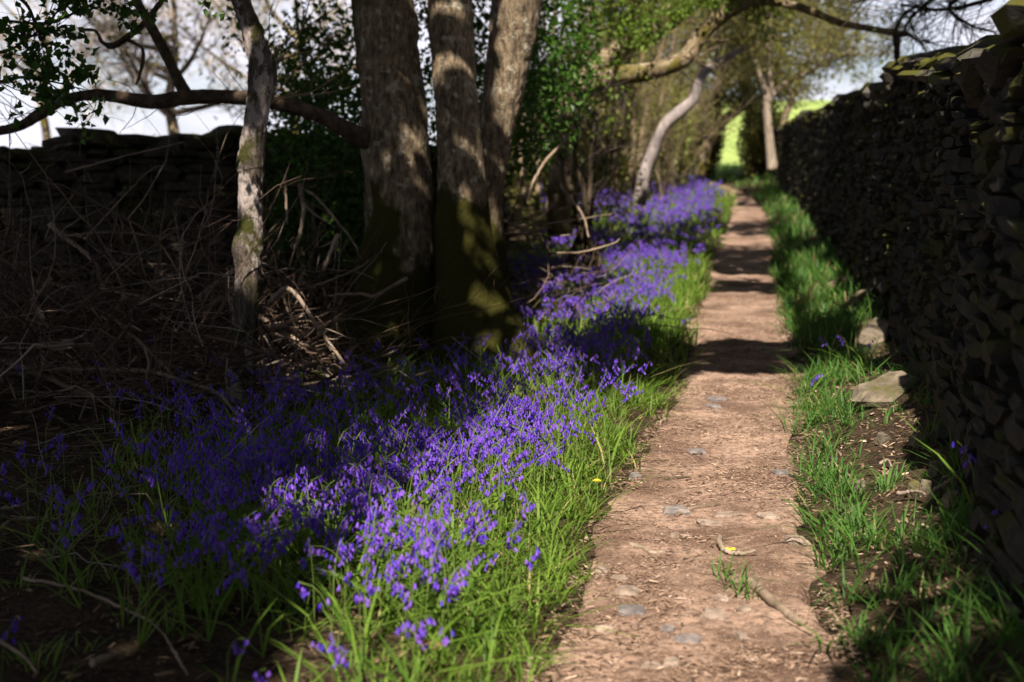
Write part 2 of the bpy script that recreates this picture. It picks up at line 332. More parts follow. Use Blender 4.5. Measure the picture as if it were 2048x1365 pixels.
# ------------------------------------------------------------------ setting: ground, path, field
def sheet(name, xs, ys, zf, mat, **kw):
    X, Y = np.meshgrid(xs, ys, indexing='ij'); V = np.stack([X, Y, zf(X, Y)], -1).reshape(-1, 3); n = len(ys)
    i, j = np.meshgrid(np.arange(len(xs)-1), np.arange(n-1), indexing='ij'); Q = np.stack([i*n+j, (i+1)*n+j, (i+1)*n+j+1, i*n+j+1], -1).reshape(-1, 4)
    return link(name, mesh(name, V, Q, mat, True), None, **kw)
xs = np.concatenate([-np.geomspace(200, 7, 30), np.linspace(-6.8, 8, 190), np.geomspace(8.2, 200, 30)])
ys = np.concatenate([-np.geomspace(60, 3, 12), np.linspace(-2.5, 2.5, 12), np.linspace(2.7, 14, 190), np.linspace(14.2, 46, 130), np.geomspace(46.5, 600, 60)])
def ground_z(X, Y):
    inside = (X > pathL(Y)+.06) & (X < pathR(Y)-.06) & (Y < 40) & (Y > -6)
    return terr(X, Y)-.06*inside
sheet('ground', xs, ys, ground_z, M['soil'], kind='structure', label='dark leaf-littered woodland soil beside the path')
py_ = np.concatenate([np.linspace(-7, 2.5, 40), np.linspace(2.52, 12, 420), np.linspace(12.05, 41, 300)]); ts = np.linspace(-.08, 1.08, 60)
Yg, Tg = np.meshgrid(py_, ts, indexing='ij')
wob = .24*(fbm(np.stack([Tg*1.2+3, Yg, 0*Yg], -1), 2.6, 4, 31)-.5)
Xg = pathL(Yg)+(pathR(Yg)-pathL(Yg))*Tg+wob
Zg = terr(Xg, Yg)+.012+.02*(fbm(np.stack([Xg, Yg, 0*Xg], -1), 14, 3, 77)-.5)-.07*(ss(.02, -.08, Tg)+ss(.98, 1.08, Tg))
nn = len(ts); i, j = np.meshgrid(np.arange(len(py_)-1), np.arange(nn-1), indexing='ij')
link('path', mesh('path', np.stack([Xg, Yg, Zg], -1), np.stack([i*nn+j, i*nn+j+1, (i+1)*nn+j+1, (i+1)*nn+j], -1).reshape(-1, 4), M['path'], True), None,
     kind='structure', label='narrow trodden dirt path of reddish-brown earth')
def PZ(X, Y): return terr(X, Y)+.012
fx = np.concatenate([-np.geomspace(190, 3, 50), np.linspace(-2.5, 30, 60), np.geomspace(31, 190, 20)])
sheet('field', fx, np.concatenate([np.linspace(43, 130, 90), np.geomspace(132, 580, 30)]), lambda X, Y: terr(X, Y)+.03, M['field'], kind='structure', label='bright green sunlit field beyond the wood')

# ------------------------------------------------------------------ dry stone walls
def cube_variants(k, seed):
    out = []; r = np.random.default_rng(seed)
    g = np.array([-1, 0, 1.]); ids = {}; V = []
    for a in range(3):
        for b in range(3):
            for c in range(3):
                if a == 1 and b == 1 and c == 1: continue
                ids[(a, b, c)] = len(V); V.append((g[a], g[b], g[c]))
    V = np.array(V)*.5; Q = []
    for ax in range(3):
        for sd in (0, 2):
            for u in range(2):
                for v in range(2):
                    q = []
                    for du, dv in ((0, 0), (1, 0), (1, 1), (0, 1)):
                        p = [0, 0, 0]; p[ax] = sd; p[(ax+1) % 3] = u+du; p[(ax+2) % 3] = v+dv; q.append(ids[tuple(p)])
                    Q.append(q if sd == 2 else q[::-1])
    Q = np.array(Q)
    for _ in range(k):
        P = V.copy(); cnt = (np.abs(P) > .4).sum(1); P *= np.where(cnt == 3, .88, np.where(cnt == 2, .97, 1.03))[:, None]
        P += r.normal(size=P.shape)*np.array([.03, .035, .05]); P[:, 0] += P[:, 2]*r.normal()*.12; P[:, 2] += P[:, 0]*r.normal()*.08; out.append(P)
    return out, Q
SV, SQ = cube_variants(10, 5); SVR, _ = cube_variants(6, 15)
for _p in SVR:
    _l = np.linalg.norm(_p*np.array([.8, .8, 1.]), axis=1, keepdims=True); _p *= 1-.45*np.clip((_l-.42)/_l, 0, 1)
SV = SV+SVR
SME = {}
def stone_me(v, key):
    if (v, key) not in SME: SME[(v, key)] = mesh('stone', SV[v], SQ, M[key], False)
    return SME[(v, key)]
def rotm(ax, a):
    return np.array(Matrix.Rotation(a, 3, ax))
def build_wall(line, top, base, key, label, face_side, hr, lr, coping, limit=300, seed=1, thick=.5):
    """line(s)->(X,Y), s in metres along the wall; stones laid in rough courses on the face side"""
    r = np.random.default_rng(seed); s0, s1 = line['s']; f = line['f']
    p0 = f(s0); root = thing('dry_stone_wall', label, 'stone wall', (p0[0], p0[1], float(terr(p0[0], p0[1]))))
    items = []
    def put(s, z, L, H, D, out, tilt=0., yaw=0., roll=0., key=key):
        p = f(s); q = f(s+.05); t = np.array([q[0]-p[0], q[1]-p[1]]); t /= np.linalg.norm(t); n = np.array([-t[1], t[0]])*face_side
        c = np.array([p[0]+n[0]*(out-D/2), p[1]+n[1]*(out-D/2), z+H/2])
        Rm = rotm('Z', math.atan2(t[1], t[0])+yaw) @ rotm('Y', tilt) @ rotm('X', roll)
        items.append((c, Rm, np.array([L, D, H]), int(r.integers(10, 16) if key == 'stone_top' or (key == 'stone_l' and r.random() < .6) else r.integers(0, 10)), key))
    s = s0; z = {}
    row = 0; lev = 0.
    while lev < 2.6:
        h = r.uniform(*hr)*(1.25 if lev < .25 else 1); s = s0+r.uniform(-.2, 0)
        while s < s1:
            L = r.uniform(*lr)*(1.3 if lev < .25 else 1); m = s+L/2; p = f(m); zb = base(p)+lev
            wav = .05*(vnoise(np.array([m*.6, lev, 0.]), 1, seed)-.5)
            if zb+h < top(p)-.02:
                bat = .10*(1-lev/2.2); k = r.integers(1, 3) if h > hr[1]*.8 and r.random() < .45 else 1
                for kk in range(k):
                    put(m, zb+wav+h*kk/k-.004, L*r.uniform(.93, 1.06), h/k*r.uniform(.9, 1.12), r.uniform(.2, .32), bat+r.uniform(-.028, .028), r.normal()*.045, r.normal()*.07, r.normal()*.05)
            s += L
        lev += h*.98
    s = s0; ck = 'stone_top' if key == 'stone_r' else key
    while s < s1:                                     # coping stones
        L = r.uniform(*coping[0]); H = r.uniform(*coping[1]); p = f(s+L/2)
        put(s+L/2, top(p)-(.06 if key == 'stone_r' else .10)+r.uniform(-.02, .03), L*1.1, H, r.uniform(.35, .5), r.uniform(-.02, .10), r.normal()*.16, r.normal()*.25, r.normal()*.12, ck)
        if r.random() < .5: put(s+L/2, top(p)-.09, L*1.2, H*.6, .3, r.uniform(.0, .12), r.normal()*.15, r.normal()*.3, r.normal()*.2, ck)
        s += L*.85
    C = np.array([i[0] for i in items]); px, py, dep = proj(C); sz = np.array([i[2][0]*i[2][2] for i in items])/dep**2
    vis = (px > -40) & (px < 2090) & (py > -40) & (py < 1405) & (C[:, 1] > 1)
    order = np.argsort(-np.where(vis, sz, 0)); pick = set(order[:limit].tolist()); rest = MB(); org = np.array(root.location)
    resttop = MB()
    for k, (c, Rm, sc, v, key_) in enumerate(items):
        if k in pick:
            o = link('stone', stone_me(v, key_), root); o.matrix_local = Matrix.LocRotScale(Vector(c-org), Matrix(Rm.tolist()).to_quaternion(), Vector(sc))
        else: (rest if key_ == key else resttop).add((SV[v]*sc) @ Rm.T+c, SQ)
    o = rest.build('stones', M[key], root, False); o['kind'] = 'stuff'
    if resttop.n: o = resttop.build('coping_stones', M['stone_top'], root, False); o['kind'] = 'stuff'
    ss_ = np.arange(s0, s1+.3, .3); V = []
    for s in ss_:
        p = f(s); q = f(s+.05); t = np.array([q[0]-p[0], q[1]-p[1]]); t /= np.linalg.norm(t); n = np.array([-t[1], t[0]])*face_side
        b = base(p)-.3; tp = top(p)-(.07 if key == 'stone_r' else .045)
        for o_, zz in ((.0, b), (-.08, tp), (-thick+.05, tp), (-thick, b)): V.append((p[0]+n[0]*(o_-.06), p[1]+n[1]*(o_-.06), zz))
    V = np.array(V); m = len(ss_); i, j = np.meshgrid(np.arange(m-1), np.arange(4), indexing='ij'); j2 = (j+1) % 4
    mb = MB(); mb.add(V, [np.stack([i*4+j, (i+1)*4+j, (i+1)*4+j2, i*4+j2], -1).reshape(-1, 4), np.array([[0, 1, 2, 3], [4*m-1, 4*m-2, 4*m-3, 4*m-4]])]); mb.build('wall_core', M['core'], root, False)
    return root
def rtop(p):
    b = np.interp(p[1], _wY, _wT)-.10; y = p[1]
    return b+.05*(vnoise(np.array([y*1.1, 0, 5.]), 1, 2)-.5)*2+(.10 if 3.2 < y < 4.35 else 0)-.10*math.exp(-((y-11.6)/.8)**2)
def rline(s):
    Y = -5+s*.98; return (float(wallX(Y)), Y)
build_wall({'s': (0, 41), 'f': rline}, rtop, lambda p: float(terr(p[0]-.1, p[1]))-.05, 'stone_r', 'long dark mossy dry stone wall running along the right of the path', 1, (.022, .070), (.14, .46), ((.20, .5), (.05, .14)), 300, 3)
LP0, LP1 = np.array([-8.5, 8.3]), np.array([-.25, 13.65]); _ll = np.linalg.norm(LP1-LP0)
LP2 = np.array([-.1, 29.5])
def lline(s):
    if s <= _ll: p = LP0+(LP1-LP0)*s/_ll
    else: p = LP1+(LP2-LP1)*(s-_ll)/15.9
    return (float(p[0]), float(p[1]))
def ltop(p):
    if p[1] > 13.65: return float(terr(*p))+1.15
    px = CX+F*p[0]/p[1]; yy = np.interp(px, [-600, 0, 60, 130, 200, 250, 330, 380, 430, 480, 700, 1100], [310, 300, 290, 272, 262, 258, 268, 272, 268, 255, 272, 300])
    return 1.3+(340-yy-8)*p[1]/F+.03*math.sin(p[0]*7)
build_wall({'s': (0, _ll+14), 'f': lline}, ltop, lambda p: float(terr(*p))-.05, 'stone_l', 'rough shaded dry stone wall behind the brushwood on the left', -1, (.06, .13), (.16, .45), ((.18, .45), (.07, .15)), 300, 8)

# ------------------------------------------------------------------ the three-trunk tree
def barkdisp(amp, lump, seed):
    def d(P, rr, D):
        Q = P*np.array([1, 1, .30]); n = np.abs(vnoise(Q, 34, seed)-.5)*2; n2 = np.abs(vnoise(Q, 70, seed+3)-.5)*2
        return amp*(n*.7+n2*.4-.5)+lump*(fbm(P, 3.2, 3, seed+7)-.5)*rr/.2
    return d
def stem_mesh(rows, Y, n=72, m=260, amp=.016, lump=.05, seed=1, lobes=None, dY=0.):
    rows = np.array(rows, float); P = np.array([W(x, y, Y+dY*i/len(rows)) for i, (y, x, w) in enumerate(rows)]); r = rows[:, 2]/2*Y/F
    S = spline(np.column_stack([P, r]), m); P = S[:, :3]; r = S[:, 3]; bd = barkdisp(amp, lump, seed)
    g = float(terr(P[0, 0], P[0, 1]))
    def disp(Q, rr, D):
        e = bd(Q, rr, D)
        if lobes:
            a = np.arctan2(D[..., 1], D[..., 0]); h = np.exp(-np.maximum(Q[..., 2]-g, 0)/.28)
            for ang, am, sharp in lobes: e = e+am*h*np.exp(sharp*(np.cos(a-ang)-1))
        return e
    return tube(P, r, n, disp)
ty = 9.15; tb = onT(np.array(-.42), np.array(ty))
tree = thing('woodland_tree', 'large mossy tree with three thick trunks rising from one base beside the path', 'tree', tb)
A = [(800, 792, 250), (735, 792, 215), (670, 794, 180), (600, 796, 158), (500, 798, 143), (400, 797, 134), (280, 789, 136), (200, 786, 126), (100, 774, 124), (0, 765, 126), (-200, 745, 118), (-600, 700, 104), (-1100, 660, 80)]
B = [(830, 955, 240), (770, 952, 200), (700, 945, 168), (620, 938, 142), (540, 933, 126), (450, 926, 114), (300, 921, 90), (200, 912, 88), (100, 905, 86), (0, 902, 86), (-300, 905, 80), (-700, 925, 70), (-1200, 960, 55)]
Cc = [(770, 950, 150), (650, 955, 128), (520, 963, 100), (400, 966, 78), (300, 980, 80), (200, 1005, 80), (100, 1020, 88), (0, 1035, 96), (-300, 1085, 92), (-700, 1150, 80), (-1200, 1220, 60)]
for rows, Y, sd, lob in ((A, 9.25, 1, [(math.pi*1.05, .22, 5), (-1.7, .12, 8)]), (B, 9.05, 2, [(-.35, .30, 9), (-1.35, .16, 12), (-2.2, .10, 12)]), (Cc, 9.5, 3, [(.3, .12, 6)])):
    mb = MB(); mb.add(*stem_mesh(rows, Y, seed=sd, lobes=lob)); mb.build('trunk', M['bark_big'], tree)
for pts, r0 in (([(975, 620, 9.0), (1020, 690, 8.82), (1060, 730, 8.75), (1105, 760, 8.68)], .15), ([(735, 690, 9.2), (690, 720, 9.15), (650, 745, 9.0)], .10), ([(870, 720, 8.85), (862, 750, 8.7), (850, 775, 8.6)], .09), ([(960, 735, 8.85), (975, 768, 8.65), (985, 785, 8.6)], .08)):
    P = np.array([W(x, y, Y) for x, y, Y in pts]); P[:, 2] = np.minimum(P[:, 2], terr(P[:, 0], P[:, 1])+np.linspace(.34, -.02, len(P)))
    S = spline(np.column_stack([P, np.linspace(r0, r0*.35, len(P))]), 50); mb = MB(); mb.add(*tube(S[:, :3], S[:, 3], 28, barkdisp(.01, .03, 5))); mb.build('root', M['bark_big'], tree)
def limb(pts, w, parent, name='limb', mat='bark_limb', n=16, m=60, seed=4, lump=.03, amp=.006):
    """pts (px,py,Y); w px widths"""
    P = np.array([W(x, y, Y) for x, y, Y in pts]); r = np.array(w)/2*np.array([p[2] for p in pts])/F
    S = spline(np.column_stack([P, r]), m); mb = MB(); mb.add(*tube(S[:, :3], np.maximum(S[:, 3], .002), n, barkdisp(amp, lump, seed)))
    global LAST; LAST = mb.build(name, M[mat], parent); return S
L1 = limb([(800, 300, 9.3), (760, 290, 9.2), (715, 272, 9.1), (690, 258, 9.05), (640, 232, 9.), (560, 207, 8.9), (450, 194, 8.8), (370, 196, 8.75), (300, 204, 8.7), (200, 190, 8.65), (130, 200, 8.6), (80, 228, 8.6), (45, 250, 8.55), (0, 262, 8.5), (-80, 270, 8.5), (-200, 250, 8.5)],
     [40, 42, 40, 34, 30, 30, 29, 31, 30, 24, 21, 24, 20, 19, 16, 10], tree, m=150)
LO1 = LAST
L2 = limb([(372, 192, 8.75), (352, 150, 8.75), (322, 90, 8.75), (295, 40, 8.75), (268, -10, 8.75), (230, -120, 8.8), (180, -300, 8.9)], [30, 22, 22, 20, 17, 13, 8], LO1, 'branch')
limb([(322, 5, 9.0), (285, 50, 9.0), (250, 78, 9.0), (225, 92, 9.0), (205, 85, 9.0), (190, 62, 9.0), (160, 60, 9.)], [12, 13, 14, 14, 9, 7, 5], LO1, 'branch', seed=9)
limb([(250, 78, 9.0), (268, 86, 9.0), (284, 98, 9.0), (286, 120, 9.0), (280, 148, 9.0), (272, 170, 9.0)], [8, 8, 8, 9, 7, 5], LO1, 'branch', seed=6, m=30)
limb([(144, 196, 8.6), (150, 218, 8.6), (156, 242, 8.6)], [9, 7, 4], LO1, 'branch', seed=6, m=20)
tw = np.concatenate([L1[None, 30::12, :3][:, :9], ], 0)
T1 = spawn(tw, 26, (.2, .55), 1.1, .1, .05, 7, .25); mb = MB(); mb.add(*btube(T1, taper(T1, .004, .0015)), .4); mb.build('twigs', M['twig_dark'], tree)

# ------------------------------------------------------------------ slender pale tree
bb = G(480, 800); by = float(bb[1]); birch = thing('slender_tree', 'slender pale-barked tree with dark scars standing in the brushwood', 'tree', bb)
rows = [(830, 478, 66), (790, 480, 60), (700, 486, 54), (640, 490, 52), (560, 495, 52), (500, 494, 62), (470, 498, 54), (420, 500, 50), (350, 503, 50), (330, 502, 56), (270, 508, 48), (210, 517, 50), (170, 524, 56), (140, 524, 58), (115, 520, 50), (90, 512, 46), (50, 500, 42), (0, 482, 36), (-120, 450, 34), (-400, 430, 28), (-800, 440, 16)]
mb = MB(); mb.add(*stem_mesh(rows, by, 64, 360, .015, .06, 21)); mb.build('trunk', M['bark_pale'], birch)
src = np.array([W(535, 125, by), W(540, 130, by), W(540, 205, by), W(538, 208, by), W(540, 200, by), W(535, 170, by), W(530, 130, by), W(538, 128, by), W(540, 206, by)])
T2 = walks(src, np.array([(1, -.2, .9), (1, -.1, .2), (1, -.3, .35), (1, .1, .5), (1, -.1, .15), (1, .2, .3), (.5, 0, 1), (1, 0, .55), (.9, -.3, .8)], float), np.array([.4, .5, .45, .5, .42, .3, .3, .45, .4]), 9, .13)
T3 = spawn(T2, 26, (.08, .22), .6, .1, .3, 5, .15)
mb = MB(); mb.add(*btube(T2, taper(T2, .0045, .0014), 5), .7); mb.add(*btube(T3, taper(T3, .0022, .001)), .6); mb.build('twigs', M['twig_far'], birch)

# ------------------------------------------------------------------ other trees
def crown(parent, src, n1, l1, n2, l2, r1, twig, leafkey=None, nl=0, size=.04, up=.2, ang=.9, spread=.06, asp=.65, clip=None):
    a = spawn(src, n1, l1, ang, up, .2, 7, .2); b = spawn(a, n2, l2, .8, .1, .2, 5, .2) if n2 else None
    mb = MB(); mb.add(*btube(a, taper(a, r1, r1*.3), 4), np.repeat(rng.random(n1), 28))
    if b is not None: mb.add(*btube(b, taper(b, r1*.4, r1*.15), 3), np.repeat(rng.random(n2), 15))
    mb.build('twigs', M[twig], parent)
    if nl:
        s = b if b is not None else a; i = rng.integers(0, len(s), nl); t = rng.random(nl)*(s.shape[1]-1.001); k = t.astype(int); u = (t-k)[:, None]
        C = s[i, k]*(1-u)+s[i, k+1]*u+rng.normal(size=(nl, 3))*spread
        if clip is not None: C = C[clip(C)]
        V, Fa, at = leaves(C, size*(.6+.8*rng.random(len(C))), .3, asp); mb = MB(); mb.add(V, Fa, at); mb.build('foliage', M[leafkey], parent, False)
    return a, b
def polyb(S, m=12): return S[np.linspace(0, len(S)-1, m).astype(int), :3][None]
# hawthorn hanging in from the upper left
hb = onT(np.array(-3.9), np.array(7.3)); hw = thing('hawthorn_tree', 'dark hawthorn hanging its leafy twigs into the upper left corner', 'tree', hb)
S0 = limb([(-480, 760, 7.3), (-470, 400, 7.3), (-440, 100, 7.25), (-400, -250, 7.2), (-330, -700, 7.2)], [90, 80, 70, 55, 30], hw, 'trunk', 'bark_dark', 20)
HT = LAST; srcs = []
for pts, w in (([(-440, 60, 7.25), (-200, 30, 7.1), (-20, 40, 7.), (100, 45, 6.9), (190, 5, 6.9)], [30, 18, 8, 5, 3]), ([(-400, -200, 7.2), (-150, -80, 7.), (30, -10, 6.9), (75, 60, 6.9), (110, 140, 6.9)], [30, 16, 9, 6, 3]),
               ([(-440, 150, 7.25), (-220, 160, 7.1), (-60, 175, 7.), (40, 155, 6.9), (110, 165, 6.9), (170, 180, 6.9)], [25, 14, 9, 6, 4, 2]), ([(-400, -220, 7.2), (-100, -140, 7.), (150, -60, 6.9), (260, -20, 6.9), (330, -10, 6.9)], [28, 16, 9, 6, 3]),
               ([(-300, 80, 7.15), (-100, 100, 7.), (0, 105, 7.), (60, 75, 6.9), (120, 20, 6.9)], [14, 9, 7, 4, 3])):
    srcs.append(polyb(limb(pts, w, HT, 'branch', 'bark_dark', 8, 50, 3, .02, .002), 12))
srcs = np.concatenate(srcs)[:, 4:]
crown(hw, srcs, 60, (.12, .4), 130, (.06, .2), .0035, 'twig_dark', 'leaf_dark', 1100, .042, .05, .9, .015, .8, lambda C: (proj(C)[0] < 330-0.5*proj(C)[1]) | (proj(C)[1] < 40))
# green holly thickets behind the trunks
def bush(name, label, c, rad, nst, nl, size, leafkey, cat='tree', bark_='bark_dark', mask=None, twn=90, gap=.0, gs=1.5):
    b = onT(np.array(c[0]), np.array(c[1])); t = thing(name, label, cat, b); c3 = np.array(c)
    S = np.repeat(b[None], nst, 0)+rng.normal(size=(nst, 3))*np.array([.12, .12, 0]); tgt = c3+rng.normal(size=(nst, 3))*np.array(rad)*.55
    P = np.stack([S+(tgt-S)*k for k in np.linspace(0, 1, 8)], 1); P[:, 1:-1] += rng.normal(size=(nst, 6, 3))*.05
    for k in range(nst):
        q = spline(P[k], 24); mb = MB(); mb.add(*tube(q, np.linspace(.04, .012, 24), 7)); mb.build('stem', M[bark_], t)
    tg = spawn(P, twn, (.3, .8), .9, .2, .35, 6, .2); mb = MB(); mb.add(*btube(tg, taper(tg, .007, .002), 3), .5); mb.build('twigs', M['twig_dark'], t)
    u = nrm(rng.normal(size=(nl*2, 3)))*rng.random((nl*2, 1))**(1/2.2); C = c3+u*np.array(rad)
    keep = fbm(C, gs, 3, 41) > gap+.04*rng.normal(size=len(C))
    if mask is not None: keep &= mask(*proj(C)[:2])
    C = C[keep][:nl]; V, Fa, at = leaves(C, size*(.6+.8*rng.random(len(C))), .2, .6); mb = MB(); mb.add(V, Fa, at); mb.build('foliage', M[leafkey], t, False)
    return t
bush('holly_tree', 'dark green leafy tree behind the slender pale trunk, left of the thick trunks', (-1.6, 11.9, 2.3), (.8, .8, 1.4), 4, 6500, .06, 'leaf_dark', gap=.49, gs=2.2)
bush('holly_shrub', 'low dark green shrub between the pale trunk and the thick trunks', (-1.45, 11.4, 1.05), (.65, .45, .7), 4, 3000, .06, 'leaf_dark', cat='shrub', gap=.36)
bush('holly_tree', 'dark leafy tree filling the gaps between the three thick trunks', (-.1, 12.6, 2.4), (.9, .8, 1.3), 3, 6500, .065, 'leaf_dark', gap=.40, gs=2)
bush('holly_tree', 'bright green leafy tree just right of the thick trunks', (.75, 14.6, 2.7), (.75, .7, 1.1), 4, 1200, .06, 'leaf_spring', gap=.50, gs=1.6)
# leaning hawthorn with heavy lichened limbs
Yl = 16.
lt = thing('leaning_tree', 'old leaning tree with heavy lichened limbs arching over the path', 'tree', G(1125, 440)); 
a0 = limb([(1120, 470, Yl), (1118, 380, Yl), (1125, 280, Yl), (1135, 215, Yl), (1160, 180, Yl)], [52, 46, 44, 46, 46], lt, 'trunk', 'bark_far', 16, 60)
a1 = limb([(1140, 205, Yl), (1180, 170, Yl-.1), (1230, 152, Yl-.2), (1290, 145, Yl-.2), (1340, 132, Yl-.3), (1375, 112, Yl-.3), (1392, 85, Yl-.3), (1420, 50, Yl-.3), (1455, 22, Yl-.3), (1490, 0, Yl-.3), (1560, -80, Yl-.3), (1640, -220, Yl-.3)], [46, 42, 38, 36, 34, 34, 32, 34, 34, 30, 24, 14], lt, 'limb', 'bark_far', 16, 90)
a2 = limb([(1150, 195, Yl), (1180, 150, Yl+.2), (1215, 115, Yl+.2), (1260, 88, Yl+.3), (1310, 62, Yl+.3), (1350, 35, Yl+.3), (1390, -20, Yl+.3), (1430, -150, Yl+.3)], [40, 40, 38, 36, 34, 30, 26, 14], lt, 'limb', 'bark_far', 16, 70, seed=12)
a3 = limb([(1470, 12, Yl-.3), (1520, 3, Yl-.4), (1580, 10, Yl-.5), (1630, 26, Yl-.6), (1680, 46, Yl-.7), (1740, 58, Yl-.8), (1790, 66, Yl-.8), (1826, 74, Yl-.8)], [22, 18, 16, 15, 15, 14, 13, 4], lt, 'limb', 'bark_far', 12, 70, seed=13)
LO3 = LAST
limb([(1786, 62, Yl-.8), (1793, 75, Yl-.8), (1794, 100, Yl-.8), (1795, 126, Yl-.8)], [10, 14, 13, 12], LO3, 'branch', 'bark_dark', 10, 24)
limb([(1788, 66, Yl-.8), (1796, 48, Yl-.8), (1812, 25, Yl-.8), (1840, 8, Yl-.8), (1870, -30, Yl-.8)], [10, 9, 7, 5, 3], LO3, 'branch', 'bark_dark', 8, 30)
limb([(1355, 30, Yl), (1390, 2, Yl), (1440, -6, Yl), (1460, 5, Yl)], [14, 13, 12, 8], lt, 'branch', 'bark_far', 8, 30)
crown(lt, np.concatenate([polyb(a1), polyb(a2)]), 90, (.3, 1.0), 330, (.12, .4), .008, 'twig_far', 'leaf_spring', 7500, .055, .25, .9, .07, clip=lambda C: (proj(C)[1] < 58+42*np.sin(proj(C)[0]*.021)))
bush('dark_shrub', 'dark leafy shrub between the thick trunks and the leaning tree', (.85, 19.5, 1.25), (1.0, .6, 1.15), 6, 4000, .06, 'leaf_olive', cat='shrub', gap=.36)
bush('dark_shrub', 'dark shrub in the shade behind the hazel stems', (2.6, 29.5, 1.9), (1.3, .6, 1.5), 6, 8000, .09, 'leaf_olive', cat='shrub', gap=.36)
# grey crooked tree
Yg_ = 20.5; gt = thing('crooked_tree', 'pale grey crooked tree leaning right towards the path', 'tree', onT(W(1285, 372, Yg_)[0], np.array(Yg_)))
g0 = limb([(1278, 410, Yg_), (1282, 385, Yg_), (1290, 345, Yg_), (1305, 305, Yg_), (1318, 272, Yg_), (1335, 245, Yg_), (1362, 222, Yg_), (1388, 198, Yg_), (1398, 165, Yg_), (1412, 142, Yg_), (1440, 122, Yg_), (1480, 103, Yg_), (1510, 85, Yg_)], [28, 27, 26, 24, 20, 24, 24, 21, 19, 17, 14, 10, 4], gt, 'trunk', 'bark_grey', 14, 90)
crown(gt, polyb(g0)[:, 8:], 16, (.4, 1.2), 90, (.2, .6), .008, 'twig_far', 'leaf_olive', 500, .06, .4)
# hazel stools with many upright stems
def hazel(name, label, stems, Y, crownn=40, mat='bark_far', leafn=800, lk='leaf_olive'):
    t = thing(name, label, 'shrub', onT(W(stems[0][0][0][0], 340, Y)[0], np.array(Y))); ps = []
    for pts, w in stems:
        Pp = [(x, y, Y+rng.uniform(-.5, .5)*0+.15*i) for i, (x, y) in enumerate(pts)]
        ps.append(polyb(limb(Pp, np.linspace(w, w*.55, len(Pp)), t, 'stem', mat, 9, 40, int(rng.integers(99)))))
    crown(t, np.concatenate(ps), crownn, (.4, 1.5), crownn*5, (.2, .6), .008, 'twig_far', lk, leafn, .05, .5, .5); return t
hazel('hazel_shrub', 'clump of upright golden hazel stems left of the crooked grey tree', [([(1232, 350), (1228, 290), (1236, 220), (1225, 120), (1220, 20)], 12), ([(1246, 352), (1250, 290), (1243, 210), (1262, 110), (1270, -20)], 13), ([(1262, 352), (1268, 280), (1266, 200), (1290, 90), (1300, -20)], 13),
    ([(1275, 356), (1283, 280), (1300, 180), (1330, 60), (1340, -40)], 12), ([(1240, 350), (1205, 270), (1180, 190), (1150, 80), (1130, -30)], 10), ([(1225, 350), (1212, 260), (1204, 160), (1190, 40), (1180, -40)], 9), ([(1290, 350), (1310, 280), (1325, 190), (1350, 70), (1370, -30)], 9)], 26., 50, leafn=2500)
hazel('hazel_shrub', 'thin brown hazel stems rising close behind the right thick trunk', [([(1075, 420), (1080, 300), (1098, 170), (1110, 20), (1120, -60)], 12), ([(1095, 425), (1110, 300), (1106, 180), (1090, 60), (1085, -60)], 10), ([(1052, 415), (1040, 300), (1058, 190), (1075, 60), (1080, -60)], 10), ([(1110, 420), (1150, 300), (1168, 170), (1180, 20), (1190, -60)], 10)], 18.5, 30, leafn=260, lk='leaf_spring')
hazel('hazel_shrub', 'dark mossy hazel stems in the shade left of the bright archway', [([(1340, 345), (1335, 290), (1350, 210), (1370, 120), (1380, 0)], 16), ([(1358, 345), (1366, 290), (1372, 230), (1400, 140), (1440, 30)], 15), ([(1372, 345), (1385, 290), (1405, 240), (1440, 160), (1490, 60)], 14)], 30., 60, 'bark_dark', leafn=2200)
# trees framing the bright archway
at_ = thing('arching_tree', 'dark mossy tree arching over the bright gap at the path end', 'tree', onT(W(1410, 340, 33.)[0], np.array(33.)))
q0 = limb([(1400, 352, 33), (1408, 310, 33), (1422, 275, 33), (1445, 245, 33), (1470, 225, 33), (1500, 208, 33), (1540, 190, 33)], [30, 27, 24, 22, 20, 15, 8], at_, 'trunk', 'bark_far', 12, 60)
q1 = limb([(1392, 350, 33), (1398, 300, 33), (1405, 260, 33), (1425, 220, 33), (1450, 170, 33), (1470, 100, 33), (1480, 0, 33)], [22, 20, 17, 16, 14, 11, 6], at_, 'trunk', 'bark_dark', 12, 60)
crown(at_, np.concatenate([polyb(q0), polyb(q1)]), 90, (.8, 2.6), 480, (.3, .9), .012, 'twig_far', 'leaf_olive', 7000, .09, .5, .7, .12, clip=lambda C: (proj(C)[1] < 218) | (proj(C)[0] < 1440))
dt = thing('dark_tree', 'thin dark leaning trunk on the right side of the bright archway', 'tree', onT(W(1515, 340, 34.)[0], np.array(34.)))
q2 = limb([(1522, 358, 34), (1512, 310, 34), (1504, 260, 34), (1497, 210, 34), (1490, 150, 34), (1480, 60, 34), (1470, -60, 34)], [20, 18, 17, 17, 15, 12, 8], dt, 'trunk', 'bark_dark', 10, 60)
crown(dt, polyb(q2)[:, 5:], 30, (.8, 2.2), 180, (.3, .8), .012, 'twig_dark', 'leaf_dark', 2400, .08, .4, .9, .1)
pt = thing('pale_tree', 'pale-trunked bushy tree behind the far end of the right wall', 'tree', onT(W(1550, 330, 30.5)[0], np.array(30.5)))
q3 = limb([(1545, 340, 30.5), (1541, 300, 30.5), (1536, 250, 30.5), (1533, 205, 30.5), (1540, 180, 30.5), (1536, 120, 30.5), (1540, 30, 30.5), (1550, -60, 30.5)], [22, 19, 17, 17, 15, 12, 9, 6], pt, 'trunk', 'bark_bleach', 12, 60)
